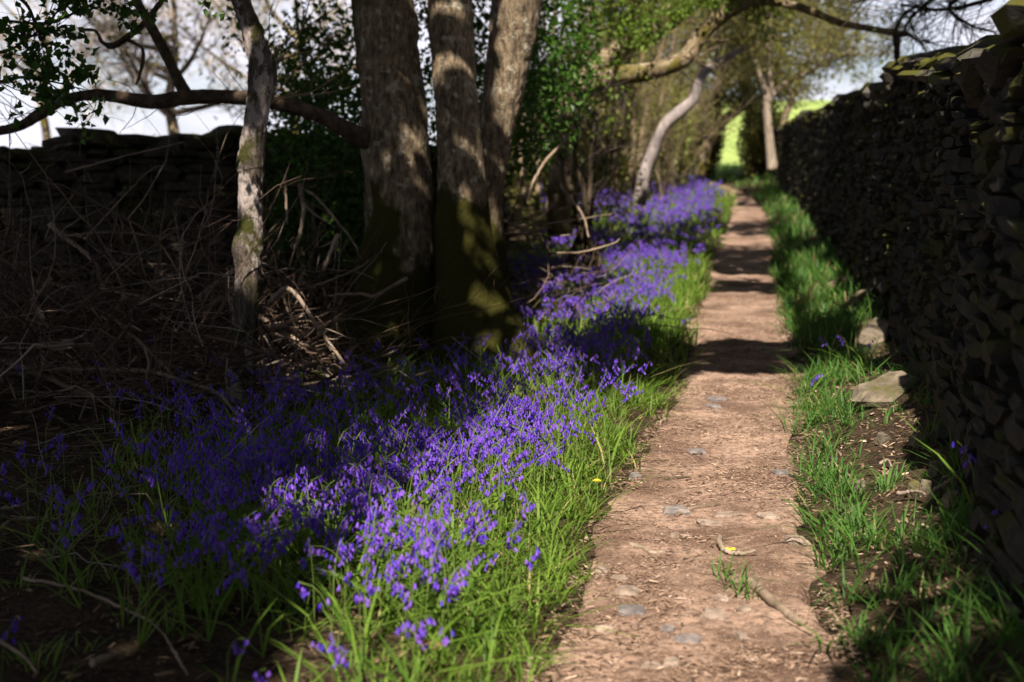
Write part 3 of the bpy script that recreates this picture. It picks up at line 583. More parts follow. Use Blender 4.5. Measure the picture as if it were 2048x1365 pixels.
q4 = limb([(1536, 205, 30.5), (1556, 178, 30.5), (1590, 158, 30.5), (1630, 138, 30.5), (1660, 122, 30.5), (1720, 95, 30.5)], [12, 12, 11, 9, 8, 4], pt, 'limb', 'bark_bleach', 10, 50)
q5 = limb([(1535, 195, 30.5), (1520, 150, 30.5), (1500, 90, 30.5), (1480, 20, 30.5)], [11, 10, 8, 5], pt, 'limb', 'bark_bleach', 10, 40)
q6 = limb([(1556, 345, 30.5), (1566, 290, 30.5), (1572, 230, 30.5), (1600, 160, 30.5), (1640, 60, 30.5)], [17, 15, 14, 10, 5], pt, 'trunk', 'bark_far', 10, 40)
crown(pt, np.concatenate([polyb(q3)[:, 4:], polyb(q4)[:, 2:10], polyb(q5)[:, 2:10], polyb(q6)[:, 4:]]) if False else np.concatenate([polyb(q3), polyb(q4), polyb(q5), polyb(q6)])[:, 4:], 150, (.6, 2.2), 1300, (.3, .9), .011, 'twig_far', 'leaf_olive', 11000, .075, .35, .8, .14)
bush('brown_shrub', 'dense brown shrub between the pale tree and the end of the right wall', (5.72, 32.3, 1.95), (.6, .5, 1.0), 6, 6000, .08, 'leaf_olive', cat='shrub', gap=.3)
bush('brown_shrub', 'dense dark shrub on the left side of the bright archway', (4.62, 33.6, 2.1), (.42, .4, .95), 6, 4500, .08, 'leaf_olive', cat='shrub', gap=.3)
bush('far_tree', 'olive-leaved tree closing the wood behind the hazel stems', (3.5, 41., 4.7), (2.2, .8, 3.5), 6, 15000, .14, 'leaf_olive', gap=.36, gs=.9)
bush('far_tree', 'olive-leaved tree arching high above the bright gap', (7.5, 43., 6.9), (2.9, .8, 3.1), 5, 14000, .14, 'leaf_olive', gap=.40, gs=.9)
# bare tree behind the right wall, its dark twigs in the upper right corner
bt = thing('bare_tree', 'bare tree behind the right wall with dark twigs in the upper right corner', 'tree', onT(np.array(6.6), np.array(13.5)))
u0 = limb([(2420, 420, 13.5), (2400, 200, 13.5), (2360, 0, 13.5), (2300, -200, 13.5), (2200, -420, 13.5)], [110, 95, 80, 60, 30], bt, 'trunk', 'bark_dark', 18)
BT = LAST; us = []
for pts, w in (([(2370, 40, 13.5), (2200, -20, 13.3), (2060, -30, 13.2), (1960, 5, 13.1), (1880, 20, 13.1), (1800, 10, 13.)], [40, 26, 16, 10, 7, 4]), ([(2320, -140, 13.5), (2150, -90, 13.3), (2000, -40, 13.2), (1900, 10, 13.1), (1940, 50, 13.1), (1990, 66, 13.1)], [30, 22, 14, 9, 6, 3]),
               ([(2360, 0, 13.5), (2180, -60, 13.2), (2020, -80, 13.), (1880, -50, 12.9), (1780, -20, 12.9), (1700, 10, 12.9)], [30, 22, 15, 10, 7, 3]), ([(2300, -180, 13.5), (2100, -140, 13.4), (1950, -60, 13.3), (1850, 10, 13.3), (1810, 60, 13.3), (1850, 90, 13.3)], [26, 18, 12, 8, 5, 2])):
    us.append(polyb(limb(pts, w, BT, 'branch', 'bark_dark', 7, 50, 3, .02, .002), 12))
crown(bt, np.concatenate(us)[:, 4:], 130, (.25, .8), 420, (.12, .4), .006, 'twig_dark', 'leaf_spring', 120, .04, .0, .8)
# pale bare trees across the field, beyond the left wall
def faraway(label, px, Y, top, w, n1, seedn, lk=None, nl=0):
    t = thing('bare_tree', label, 'tree', onT(W(px, 340, Y)[0], np.array(float(Y))), 'pale bare trees beyond the left wall'); ps = []
    s = limb([(px, 352, Y), (px+4, 280, Y), (px-6, 200, Y), (px+6, 100, Y), (px-4, top, Y)], [w, w*.85, w*.7, w*.5, w*.2], t, 'trunk', 'bark_far', 10, 40); ps.append(polyb(s))
    for k in range(9):
        y0 = rng.uniform(60, 240); d = rng.choice([-1, 1]); x1 = px+d*rng.uniform(60, 210); y1 = y0-rng.uniform(40, 170)
        ps.append(polyb(limb([(px, y0, Y), ((px+x1)/2, y0-(y0-y1)*.35, Y+rng.uniform(-2, 2)), (x1, y1, Y+rng.uniform(-3, 3))], [w*.5, w*.35, w*.12], t, 'limb', 'bark_far', 7, 20)))
    crown(t, np.concatenate(ps)[:, 2:], n1, (.8, 2.8), n1*9, (.4, 1.2), .016, 'twig_pale', lk, nl, .12, .3, .8, .1); return t
faraway('pale bare tree rising above the left wall, leftmost of those beyond it', 90, 34, -60, 20, 70, 1)
faraway('pale bare tree with a straight trunk above the lowest dip of the left wall', 345, 30, -80, 28, 130, 2, 'leaf_olive', 900)
faraway('pale bare tree seen through the leaves beside the slender pale trunk', 590, 36, -80, 26, 110, 3, 'leaf_olive', 900)
# thicket closing the view between the left wall and the path
def thicket():
    mb = MB(); n = 520; px = rng.uniform(1000, 1480, n); Y = rng.uniform(25, 40, n); X = (px-CX)/F*Y; k = X < pathL(Y)-1.2-(Y > 30)*.8; X, Y = X[k], Y[k]
    S = onT(X, Y); P = walks(S, rng.normal(size=(len(S), 3))*.28+np.array([0, 0, 1.]), rng.uniform(1.2, 3.6, len(S)), 8, .12); rr = rng.uniform(.005, .022, len(S))
    mb.add(*btube(P, taper(P, rr, .003), 4), np.repeat(rng.random(len(S)), 32)); b = spawn(P, 5200, (.3, 1.1), .8, .2, .2, 5, .2); mb.add(*btube(b, taper(b, .004, .0015), 3), np.repeat(rng.random(5200), 15))
    mb.build('undergrowth', M['twig_far'], None, kind='stuff', label='tangle of thin bare stems filling the wood left of the path', cat='undergrowth')
    i = rng.integers(0, len(b), 26000); C = b[i, rng.integers(1, 5, 26000)]+rng.normal(size=(26000, 3))*.12; C = C[(fbm(C, .8, 3, 4) > .47)]; V, Fa, at2 = leaves(C, .05*(.6+.8*rng.random(len(C))), .2); mb = MB(); mb.add(V, Fa, at2)
    mb.build('undergrowth_leaves', M['leaf_olive'], None, False, kind='stuff', label='young olive leaves among the bare stems left of the path', cat='foliage')
thicket()

# ------------------------------------------------------------------ unseen crowns added above and behind the camera, leaves placed to shape the shade
LIT = [[(560, 1300), (700, 1150), (840, 1020), (940, 930), (1060, 860), (1180, 810), (1300, 775), (1400, 748), (1600, 748), (1700, 735), (1850, 750), (1900, 900), (1890, 1000), (1830, 1080), (1760, 1150), (1730, 1270), (1700, 1365), (1680, 1450), (1640, 1600), (600, 1600), (480, 1420)],
       [(1050, 690), (1080, 600), (1150, 550), (1260, 520), (1420, 500), (1440, 560), (1400, 588), (1560, 588), (1590, 640), (1600, 685), (1380, 690), (1250, 665), (1150, 695)],
       [(1410, 548), (1560, 552), (1565, 566), (1410, 562)], [(1430, 470), (1560, 472), (1570, 492), (1430, 492)], [(1440, 412), (1550, 408), (1555, 440), (1440, 450)], [(1450, 510), (1560, 514), (1560, 524), (1450, 520)],
       [(1290, 362), (1480, 362), (1480, 430), (1330, 460), (1230, 430)], [(1560, 500), (1660, 540), (1700, 640), (1610, 650)], [(1545, 400), (1600, 400), (1660, 470), (1580, 480)],
       [(1690, 560), (1800, 640), (1830, 720), (1720, 720)], [(1000, 800), (1100, 745), (1180, 770), (1060, 830)]]
HALF = [([(940, 800), (960, 690), (1090, 640), (1130, 740), (1080, 800)], .35), ([(860, 690), (860, 600), (1060, 590), (1070, 680)], .5), ([(700, 760), (690, 600), (860, 600), (860, 760)], .86), ([(500, 1250), (560, 1060), (700, 900), (1000, 790), (1150, 760), (1250, 790), (940, 930), (840, 1020), (700, 1150)], .27), ([(1600, 1330), (1700, 1250), (1760, 1150), (1900, 1000), (1970, 1200), (1900, 1365), (1760, 1600), (1600, 1600)], .25), ([(540, 800), (560, 660), (690, 640), (700, 790)], .45)]
SPOT = [(1380, 280, 30, .8), (1345, 250, 30, .6), (1025, 230, 9.4, .13), (1020, 165, 9.4, .10), (1005, 310, 9.4, .10), (948, 285, 8.9, .07), (955, 330, 8.9, .05), (885, 40, 8.9, .14), (890, 120, 8.9, .10), (935, 440, 8.9, .08), (1960, 120, 5.6, .22), (2035, 130, 4.6, .25), (1880, 110, 7.6, .25), (2000, 260, 5.1, .12), (2030, 330, 4.6, .1), (1900, 190, 7.2, .1), (1730, 240, 13, .2), (1722, 300, 13, .12), (1975, 365, 5.6, .05), (1990, 510, 5., .06),
        (1170, 160, 16, .5), (1230, 110, 16, .4), (1290, 140, 15.8, .4), (1350, 60, 16, .5), (1400, 100, 15.8, .3), (1250, 300, 23, .8), (1235, 220, 23, .7), (1310, 290, 20.5, .35), (1335, 245, 20.5, .3), (1380, 205, 20.5, .3), (1285, 350, 20.5, .2), (1200, 250, 20, .6), (1120, 300, 18, .3), (1540, 300, 30.5, .6), (1560, 150, 30.5, 1.6), (1650, 120, 30, 1.4), (1500, 60, 30, 1.4), (560, 610, 8.2, .16), (610, 650, 8.1, .16), (540, 740, 8.1, .14), (680, 770, 8., .12), (1795, 690, 10.2, .3), (1780, 600, 12, .3), (1690, 180, 15, .25), (1780, 150, 10.5, .2), (1650, 300, 20, .4), (1700, 440, 14.5, .15), (500, 640, 7.9, .05), (240, 210, 8.7, .08)]
SP = []
for x, y, Y, r in SPOT:
    p = W(x, y, Y); SP.append((*(p-SUN*(p[2]/SUN[2]))[:2], r))
def canopy():
    n = 330000; X = rng.uniform(-10, 10, n); Y = rng.uniform(-10, 30, n); Z = 4.6+3.6*rng.random(n)**1.3; C = np.stack([X, Y, Z], -1)
    H = C-SUN*(Z/SUN[2])[:, None]; g = terr(H[:, 0], H[:, 1]); H = C-SUN*((Z-g)/SUN[2])[:, None]; px, py, dep = proj(H)
    lit = np.zeros(n, bool); wob = 30*(fbm(H, 5, 3, 8)-.5)
    for P in LIT: lit |= inpoly(px+wob, py+wob*.6, P)
    H0 = C-SUN*(Z/SUN[2])[:, None]
    for x, y, r in SP: lit |= ((H0[:, 0]-x)**2+(H0[:, 1]-y)**2) < (r*1.15)**2
    dens = np.where(H[:, 1] > 19, .62*ss(.38, .60, fbm(H, .9, 3, 61))+.16, .86+.14*ss(.35, .6, fbm(C, .9, 3, 6)))
    for P, q in HALF: dens = np.where(inpoly(px+wob, py+wob*.6, P), q, dens)
    dens = np.where(lit & (H[:, 1] > -1), .0008, dens); qx, qy, qd = proj(C)  # leaves left out wherever sun is meant to land
    seen = (qx > -60) & (qx < 2110) & (qy > -30) & (C[:, 1] > .3); k = (rng.random(n) < dens) & ~seen
    C = C[k]; print('canopy leaves', len(C))
    specs = [(-3.4, 2.6, 'unseen leafy tree left of the lane, crown shaped to shade the brushwood'), (3.6, 1.2, 'unseen leafy tree behind the near end of the right wall, crown shaped for shade'), (-1.8, -4.5, 'unseen leafy tree behind the viewpoint, crown shaped to shade the near path'),
             (5.2, 8.5, 'unseen leafy tree behind the right wall beside the thick trunks, crown shaped for shade'), (-6.8, 8.9, 'unseen leafy tree beyond the left edge of the brushwood, crown shaped for shade'), (9.2, 19.5, 'unseen leafy tree behind the far half of the right wall, crown shaped for shade'), (-8.6, 19., 'unseen leafy tree in the field behind the left wall, crown shaped for shade')]
    cen = np.array([(s[0], s[1]) for s in specs]+[(-.4, 8.2), (-1.2, 6.6)]); own = np.argmin(((C[:, None, :2]-cen[None])**2).sum(-1), 1)
    for q in range(len(cen)):
        Cq = C[own == q]
        if q < len(specs):
            x, y, lab = specs[q]; b = onT(np.array(x), np.array(y)); t = thing('unseen_shade_tree', lab, 'tree', b); top = b+np.array([rng.uniform(-.3, .3), rng.uniform(-.3, .3), 4.6])  # added out-of-view tree that carries the shade leaves
            S = spline(np.array([b-np.array([0, 0, .2]), b+np.array([.1, .05, 1.5]), b+np.array([-.05, .1, 3.]), top, top+np.array([.1, 0, 2.2])]), 50); mb = MB(); mb.add(*tube(S, np.linspace(.24, .07, 50), 20, barkdisp(.01, .04, q))); mb.build('trunk', M['bark_dark'], t)
        else:
            t = tree if q == len(specs) else birch; top = np.array([*cen[q], 4.2]); top[1] = 9. if q == len(specs) else by; top[0] = -.4 if q == len(specs) else -1.75
        if not len(Cq): continue
        V, Fa, at3 = leaves(Cq, .215*(.7+.6*rng.random(len(Cq))), .7, .75); mb = MB(); mb.add(V, Fa, at3); mb.build('foliage', M['leaf_canopy'], t, False)
        for e in Cq[rng.integers(0, len(Cq), 9)]:
            mid = (top+e)/2+np.array([0, 0, .3]); s = spline(np.array([top-np.array([0, 0, .5*rng.random()]), mid, e]), 24); mb = MB(); mb.add(*tube(s, np.linspace(.06, .012, 24), 7)); mb.build('limb', M['bark_dark'], t)
canopy()

# ------------------------------------------------------------------ grass
GL = [(150, 1180, 220, 200, .12), (900, 1335, 210, 120, 1), (300, 1060, 200, 130, .35), (1100, 1000, 240, 330, 1), (930, 1060, 240, 190, 1), (700, 960, 280, 150, .9), (430, 1010, 250, 130, .5), (850, 1290, 190, 110, .6), (860, 1480, 230, 160, 1), (1800, 1500, 250, 150, .6), (620, 1230, 190, 90, .45), (1250, 850, 160, 170, 1), (1300, 680, 220, 170, 1), (1250, 500, 280, 120, .8), (1420, 420, 140, 80, 1), (640, 640, 90, 60, .4), (330, 1240, 200, 60, .12), (760, 780, 160, 60, .5)]
def blades(Bp, yaw, L, lean, wid, droop):
    n = len(Bp); t = np.array([0, .38, .72, 1.]); d = np.stack([np.cos(yaw), np.sin(yaw), 0*yaw], -1); s = np.stack([-np.sin(yaw), np.cos(yaw), 0*yaw], -1)
    h = L[:, None]*(lean[:, None]*t**1.5*(1+.3*t)); z = L[:, None]*(t*np.sqrt(np.maximum(1-(lean[:, None]*.6)**2, .15))-droop[:, None]*t**2.4)
    Pc = Bp[:, None]+d[:, None]*h[..., None]; Pc[..., 2] += z; w = wid[:, None]*np.array([.75, 1, .75, 0])
    Lf = Pc[:, :3]-s[:, None]*w[:, :3, None]*.5; Rt = Pc[:, :3]+s[:, None]*w[:, :3, None]*.5
    V = np.concatenate([Lf, Rt, Pc[:, 3:]], 1); i = (np.arange(n)*7)[:, None]
    T = np.concatenate([i+np.array(q) for q in ((0, 3, 4), (0, 4, 1), (1, 4, 5), (1, 5, 2), (2, 5, 6))]); return V.reshape(-1, 3), T
def tufts(n, xr, yr, wfun, per, L, wd, spread=.035, leanr=(.15, .95)):
    X = rng.uniform(*xr, n); Y = rng.uniform(*yr, n); px, py, dep = proj(onT(X, Y)); w = wfun(X, Y, px, py); k = rng.random(n) < w; X, Y, w = X[k], Y[k], w[k]
    m = len(X)*per; a = rng.random(m)*2*np.pi; r = spread*np.sqrt(rng.random(m)); bx = np.repeat(X, per)+r*np.cos(a); by_ = np.repeat(Y, per)+r*np.sin(a); Bp = onT(bx, by_); Bp[:, 2] -= .008
    yaw = a+rng.normal(size=m)*.7; tl = np.repeat(.65+.6*rng.random(len(X)), per); LL = tl*rng.uniform(*L, m); lean = rng.uniform(*leanr, m); V, T = blades(Bp, yaw, LL, lean, rng.uniform(*wd, m), rng.random(m)**2*.45*(lean/.9))
    return V, T, np.repeat(np.where(rng.random(m) < .05, 1., .9*np.clip(np.repeat(rng.random(len(X)), per)*.6+.4*rng.random(m), 0, 1)), 7)
def wl_(X, Y, px, py):
    e = .05*(fbm(np.stack([X, Y, 0*X], -1), 5, 2, 12)-.5); out = pathL(Y)-X+e
    trunk_ = ((X+.4)**2+(Y-9.2)**2) > .5**2
    return blobs(px, py, GL, 1.6)*ss(-.05, .10, out)*(.35+.65*ss(.36, .56, fbm(np.stack([X, Y, 0*X], -1), 1.8, 3, 22)))*trunk_*np.where(Y > 26, ss(5, 1, out), 1)
def wr_(X, Y, px, py):
    e = .06*(fbm(np.stack([X, Y, 0*X], -1), 5, 2, 14)-.5); w = wallX(Y); s = (X-pathR(Y))/np.maximum(w-pathR(Y), .2)
    return ss(-.04, .08, X-pathR(Y)+e)*ss(1.02, .75, s)*(1-.93*blobs(px, py, [(1805, 900, 135, 175, 1), (1790, 700, 75, 80, .95), (1780, 800, 95, 70, 1), (1800, 1230, 200, 180, .55)], 2))*(.25+.75*ss(.36, .54, fbm(np.stack([X, Y, 0*X], -1), 2.2, 3, 25)))
mb = MB()
mb.add(*tufts(9500, (-3.2, 2.), (2.8, 9), wl_, 9, (.05, .145), (.0035, .007), .04, (.25, 1.15)))
mb.add(*tufts(1300, (-3.2, 1.6), (2.8, 9), wl_, 6, (.14, .24), (.006, .010), .03, (.5, 1.3)))
mb.add(*tufts(3600, (-1.4, 3.), (9, 17), wl_, 8, (.10, .24), (.007, .013), .06))
mb.add(*tufts(3000, (.2, 5.2), (17, 38), wl_, 8, (.12, .26), (.012, .02), .10))
mb.build('grass', M['grass'], None, False, kind='stuff', label='bright green grass and bluebell leaves on the verge left of the path', cat='grass')
mb = MB()
mb.add(*tufts(3800, (.4, 2.7), (2.8, 9), wr_, 9, (.05, .145), (.0035, .008), .04, (.25, 1.15)))
mb.add(*tufts(420, (.4, 2.7), (2.8, 9), wr_, 6, (.14, .22), (.006, .010), .03, (.5, 1.3)))
mb.add(*tufts(2600, (1.4, 4.2), (9, 17), wr_, 8, (.10, .22), (.007, .013), .06))
mb.add(*tufts(2600, (2.4, 6.3), (17, 40), wr_, 8, (.12, .24), (.012, .02), .10))
for x, y, k in ((1447, 1165, 10), (1480, 1190, 16), (1495, 1200, 12), (1850, 815, 9), (1845, 900, 8)):      # small stray tufts
    p = G(x, y); mb.add(*blades(np.repeat(p[None], k, 0)+rng.normal(size=(k, 3))*np.array([.02, .02, 0]), rng.random(k)*6.28, rng.uniform(.06, .15, k), rng.uniform(.2, .9, k), rng.uniform(.004, .007, k), rng.random(k)*.2), .6)
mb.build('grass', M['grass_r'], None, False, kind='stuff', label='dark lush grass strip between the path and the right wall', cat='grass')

# ------------------------------------------------------------------ bluebells
def bell(n=6, hi=True):
    a = np.arange(n)*2*np.pi/n
    def ring(r, z, o=0): return np.stack([r*np.cos(a+o), r*np.sin(a+o), np.full(n, z)], -1)
    if hi:
        Rr = [ring(.0016, 0), ring(.0048, -.005), ring(.0056, -.018)]; tips = ring(.0125, -.0235, np.pi/n); V = np.concatenate(Rr+[tips]); Q = []; T = []
        for k in range(2): Q += [(k*n+j, (k+1)*n+j, (k+1)*n+(j+1) % n, k*n+(j+1) % n) for j in range(n)]
        T = [(2*n+j, 3*n+j, 2*n+(j+1) % n) for j in range(n)]; return V, [np.array(Q), np.array(T)]
    V = np.concatenate([ring(.003, 0), ring(.0075, -.022)]); return V, [np.array([(j, n+j, n+(j+1) % n, (j+1) % n) for j in range(n)])]
BH, BHF = bell(5, True); BLo, BLoF = bell(4, False)
def plant(seed, hi):
    r = np.random.default_rng(seed); h = r.uniform(.21, .31); nod = r.uniform(.04, .085)
    t = np.linspace(0, 1, 9); S = np.stack([nod*t**4+.02*t*t*r.normal(), .02*t*t*r.normal(), h*(t-.14*t**6)], -1)
    nb = int(r.integers(7, 12)) if hi else 8; fl = []
    for k in range(nb):
        u = .66+.34*(k+.5)/nb; p = np.array([np.interp(u, t, S[:, i]) for i in range(3)]); yaw = r.normal()*.9; tilt = r.uniform(.15, .75)*(1.1-.5*(k/nb)); sc = r.uniform(.58, .85)*(1.0 if k < nb-2 else .8)
        off = np.array([math.cos(yaw), math.sin(yaw), -.15])*r.uniform(.010, .022); Rm = rotm('Z', yaw) @ rotm('Y', -tilt); fl.append((p+off, Rm, sc))
    return S, fl
HI = [plant(100+i, True) for i in range(8)]; LO = [plant(200+i, False) for i in range(8)]
HB = [(300, 990, 190, 120, .35), (620, 1120, 170, 90, .35), (1000, 1100, 260, 260, .10), (1090, 890, 120, 110, .7), (1010, 1000, 120, 110, .6), (900, 1120, 120, 100, .5), (870, 1240, 150, 110, .42), (1140, 1000, 70, 120, .45), (900, 1320, 130, 80, .6), (760, 1340, 90, 50, .4), (760, 890, 330, 120, 1), (1000, 820, 200, 105, 1), (500, 930, 230, 100, .8), (930, 1020, 170, 110, .75), (430, 1040, 170, 90, .45), (700, 1030, 220, 100, .6), (1030, 1110, 80, 110, .4), (880, 1230, 110, 90, .30), (560, 1180, 80, 50, .15), (250, 910, 150, 70, .25), (1180, 750, 120, 60, .9), (1090, 740, 90, 50, .7),
      (1150, 610, 120, 75, .85), (1280, 590, 100, 60, .85), (1200, 690, 110, 60, .6), (1100, 520, 130, 60, .7), (1250, 475, 170, 55, 1.3), (1400, 400, 65, 45, 2.2), (1330, 425, 120, 50, 1.6), (1200, 400, 140, 40, 1.2), (1390, 345, 110, 16, 1.2), (1465, 335, 50, 12, 1.2), (1330, 370, 100, 25, 1.)]
def bb_spots(n, xr, yr):
    X = rng.uniform(*xr, n); Y = rng.uniform(*yr, n); P = onT(X, Y); px, py, _ = proj(P+np.array([0, 0, .26])); d = blobs(px, py, HB, 1.0)*(.36+.64*ss(.40, .60, fbm(P, 2.6, 3, 91)))*(.12+.88*ss(.1, .5, pathL(Y)-X))*ss(.06, .12, pathL(Y)-X)
    d = d*((((X+.4)**2+(Y-9.2)**2) > .6**2)); return P[rng.random(n) < d]
near = bb_spots(13400, (-3.2, 1.6), (2.78, 9.)); mid = bb_spots(3600, (-.6, 2.6), (9., 16.)); far = bb_spots(8000, (.3, 6.), (16., 39.))
extra = np.array([G(x, y) for x, y in ((1730, 745), (1660, 742), (1700, 740), (1955, 1040), (1968, 1180), (1610, 820))])
px, py, dep = proj(near+np.array([0, 0, .26])); vis = (px > 5) & (px < 2043) & (py > 5) & (py < 1380); order = np.argsort(np.where(vis, dep, 99)); pick = np.concatenate([near[order[:294]], extra]); restn = near[order[294:]]
bell_me = mesh('flower', BH, BHF, M['petal'], True, {'rnd': rng.random(len(BH))*0+.45})
bell_mes = []
for v in (.05, .3, .55, .8, 1.): bell_mes.append(mesh('flower', BH, BHF, M['petal'], True, {'rnd': np.full(len(BH), v)}))
stem_mes = []
for S, fl in HI:
    V, Fs = tube(S, np.linspace(.0026, .0013, 9), 5); stem_mes.append(mesh('stem', V, Fs, M['stem'], True, {'rnd': np.full(len(V), .5)}))
leaf_mes = []
for k in range(5):
    V, T = blades(np.zeros((1, 3)), np.zeros(1), np.array([.22+.03*k]), np.array([.5+.12*k]), np.array([.010]), np.array([.1+.08*k])); leaf_mes.append(mesh('leaf', V, T, M['grass'], True, {'rnd': np.full(7, .1+.12*k)}))
MARKS = [(485, 800, 'just in front of the slender pale trunk'), (560, 950, 'by the tip of the long branch reaching forward'), (830, 1085, 'near the pale half hidden stone'), (1190, 985, 'nearest the yellow dandelion'), (870, 1310, 'above the dry brown leaves at the bottom edge'),
    (250, 900, 'at the left end of the patch by the brushwood'), (700, 790, 'below the long pale curved stick'), (960, 770, 'in front of the middle thick trunk'), (1090, 790, 'by the tip of the right tree root'), (1150, 1150, 'close to the rounded stone at the path edge'), (420, 1120, 'in the dim lower left of the patch'), (640, 1200, 'in the thin grass below the patch'), (1230, 860, 'near the path edge beyond the dandelion'), (700, 980, 'in the middle of the patch'), (980, 1000, 'in the sunlit middle of the verge')]
def bb_label(p):
    x, y, _ = proj(p+np.array([0, 0, .2]))
    if x > 1560: return ('lone pale bluebell deep in the shadow at the foot of the right wall', 'bluebells by the right wall') if x > 1850 else ('small bluebell in the grass between the path and the right wall', 'bluebells in the right grass strip')
    k = min(range(len(MARKS)), key=lambda k: (MARKS[k][0]-x)**2+(1.4*(MARKS[k][1]-y))**2); d = MARKS[k][2]
    c = 'deep blue bluebell' if x < 560 else ('violet bluebell' if x < 830 else 'lilac bluebell')
    return c+' '+d, 'bluebells '+d
for q, p in enumerate(pick):
    v = int(rng.integers(0, len(HI))); lab, grp = bb_label(p); o = thing('bluebell', lab, 'bluebell', p, grp)
    sc = rng.uniform(.8, 1.12); o.rotation_euler = (rng.normal()*.08, rng.normal()*.08, rng.random()*6.283); o.scale = (sc,)*3
    link('stem', stem_mes[v], o)
    for (c, Rm, s) in HI[v][1]:
        f = link('flower', bell_mes[int(rng.integers(0, 5))], o); f.matrix_local = Matrix.LocRotScale(Vector(c), Matrix(Rm.tolist()).to_quaternion(), Vector((s,)*3))
    for k in range(2):
        l = link('leaf', leaf_mes[int(rng.integers(0, 5))], o); l.rotation_euler = (0, 0, rng.random()*6.283)
mb = MB(); ms = MB()
def mass(P, variants, BV, BF, nring):
    n = len(P); vi = rng.integers(0, len(variants), n)
    for v, (S, fl) in enumerate(variants):
        Pv = P[vi == v]; k = len(Pv)
        if not k: continue
        Vp = []; off = 0; Fq = {}
        for (c, Rm, s) in fl:
            Vp.append((BV*s) @ Rm.T+c)
            for f in BF: Fq.setdefault(f.shape[1], []).append(f+off)
            off += len(BV)
        Vp = np.concatenate(Vp); Sv, SF = tube(S[::nring], np.linspace(.0026, .0013, len(S[::nring])), 3, None, False)
        a = rng.random(k)*6.283; sc = rng.uniform(.8, 1.12, k); ca, sa = np.cos(a)*sc, np.sin(a)*sc
        def tr(Q): return np.stack([Q[None, :, 0]*ca[:, None]-Q[None, :, 1]*sa[:, None], Q[None, :, 0]*sa[:, None]+Q[None, :, 1]*ca[:, None], Q[None, :, 2]*sc[:, None]+0*ca[:, None]], -1)+Pv[:, None]
        nb = len(BV); at4 = np.repeat(rng.random(k*len(fl)), nb)
        mb.add(tr(Vp).reshape(-1, 3), [(np.concatenate(f)[None]+(np.arange(k)*len(Vp))[:, None, None]).reshape(-1, kk) for kk, f in Fq.items()], at4)
        ms.add(tr(Sv).reshape(-1, 3), [(SF[0][None]+(np.arange(k)*len(Sv))[:, None, None]).reshape(-1, 4)], .5)
dd = restn[:, 1] < 5.6; mass(restn[dd], HI, BH, BHF, 2); mass(restn[~dd], HI, BLo*.95, BLoF, 4); mass(mid, LO, BLo*1.2, BLoF, 4); mass(far, LO, BLo*1.5, BLoF, 4)
print('bluebells', len(near), len(mid), len(far))
bo = mb.build('bluebells', M['petal'], None, False, kind='stuff', label='carpet of blue-violet bluebells running back along the left of the path', cat='bluebells')
so_ = ms.build('stems', M['stem'], bo, False); so_['kind'] = 'stuff'

# ------------------------------------------------------------------ stones, sticks and litter on the path and verges
def slabs(k, seed):
    r = np.random.default_rng(seed); out = []
    for _ in range(k):
        n = 9; a = (np.arange(n)+r.uniform(-.3, .3, n))*2*np.pi/n; rad = r.uniform(.60, 1.12, n)*.5; c = np.stack([rad*np.cos(a), rad*np.sin(a)], -1)
        rings = [(1., -.5), (1.04, .1), (.86, .5)]; V = np.concatenate([np.column_stack([c*s+r.normal(size=(n, 2))*.012, np.full(n, z)+r.normal(size=n)*.08]) for s, z in rings]+[[[0.05, 0, .5+r.normal()*.1]]])
        Q = [(q*n+j, q*n+(j+1) % n, (q+1)*n+(j+1) % n, (q+1)*n+j) for q in range(2) for j in range(n)]; T = [(2*n+j, 2*n+(j+1) % n, 3*n) for j in range(n)]; out.append((V, [np.array(Q), np.array(T)]))
    return out
SL = slabs(6, 9); SLM = {}
def slab(name, label, x, y, w, h, mat, thick=.03, group=None, yaw=None, tilt=(0, 0), up=0., cat='stone'):
    p = G(x, y); s = p[1]/F; v = int(rng.integers(0, 6)); key = (v, mat)
    if key not in SLM: SLM[key] = mesh('stone', SL[v][0], SL[v][1], M[mat], False)
    gz = max(float(terr(p[0], p[1]))+.012, p[2]); dep = h*s/ max(.18, (CAMH-p[2])/p[1]) ; dep = min(dep, w*s*1.1)
    o = link(name, SLM[key], None, label, cat, group); o.location = (p[0], p[1], gz+thick*.12+up); o.scale = (w*s*1.05, max(dep, w*s*.45), thick); o.rotation_euler = (tilt[0]+rng.normal()*.05, tilt[1]+rng.normal()*.05, rng.normal()*.15 if yaw is None else yaw); return o
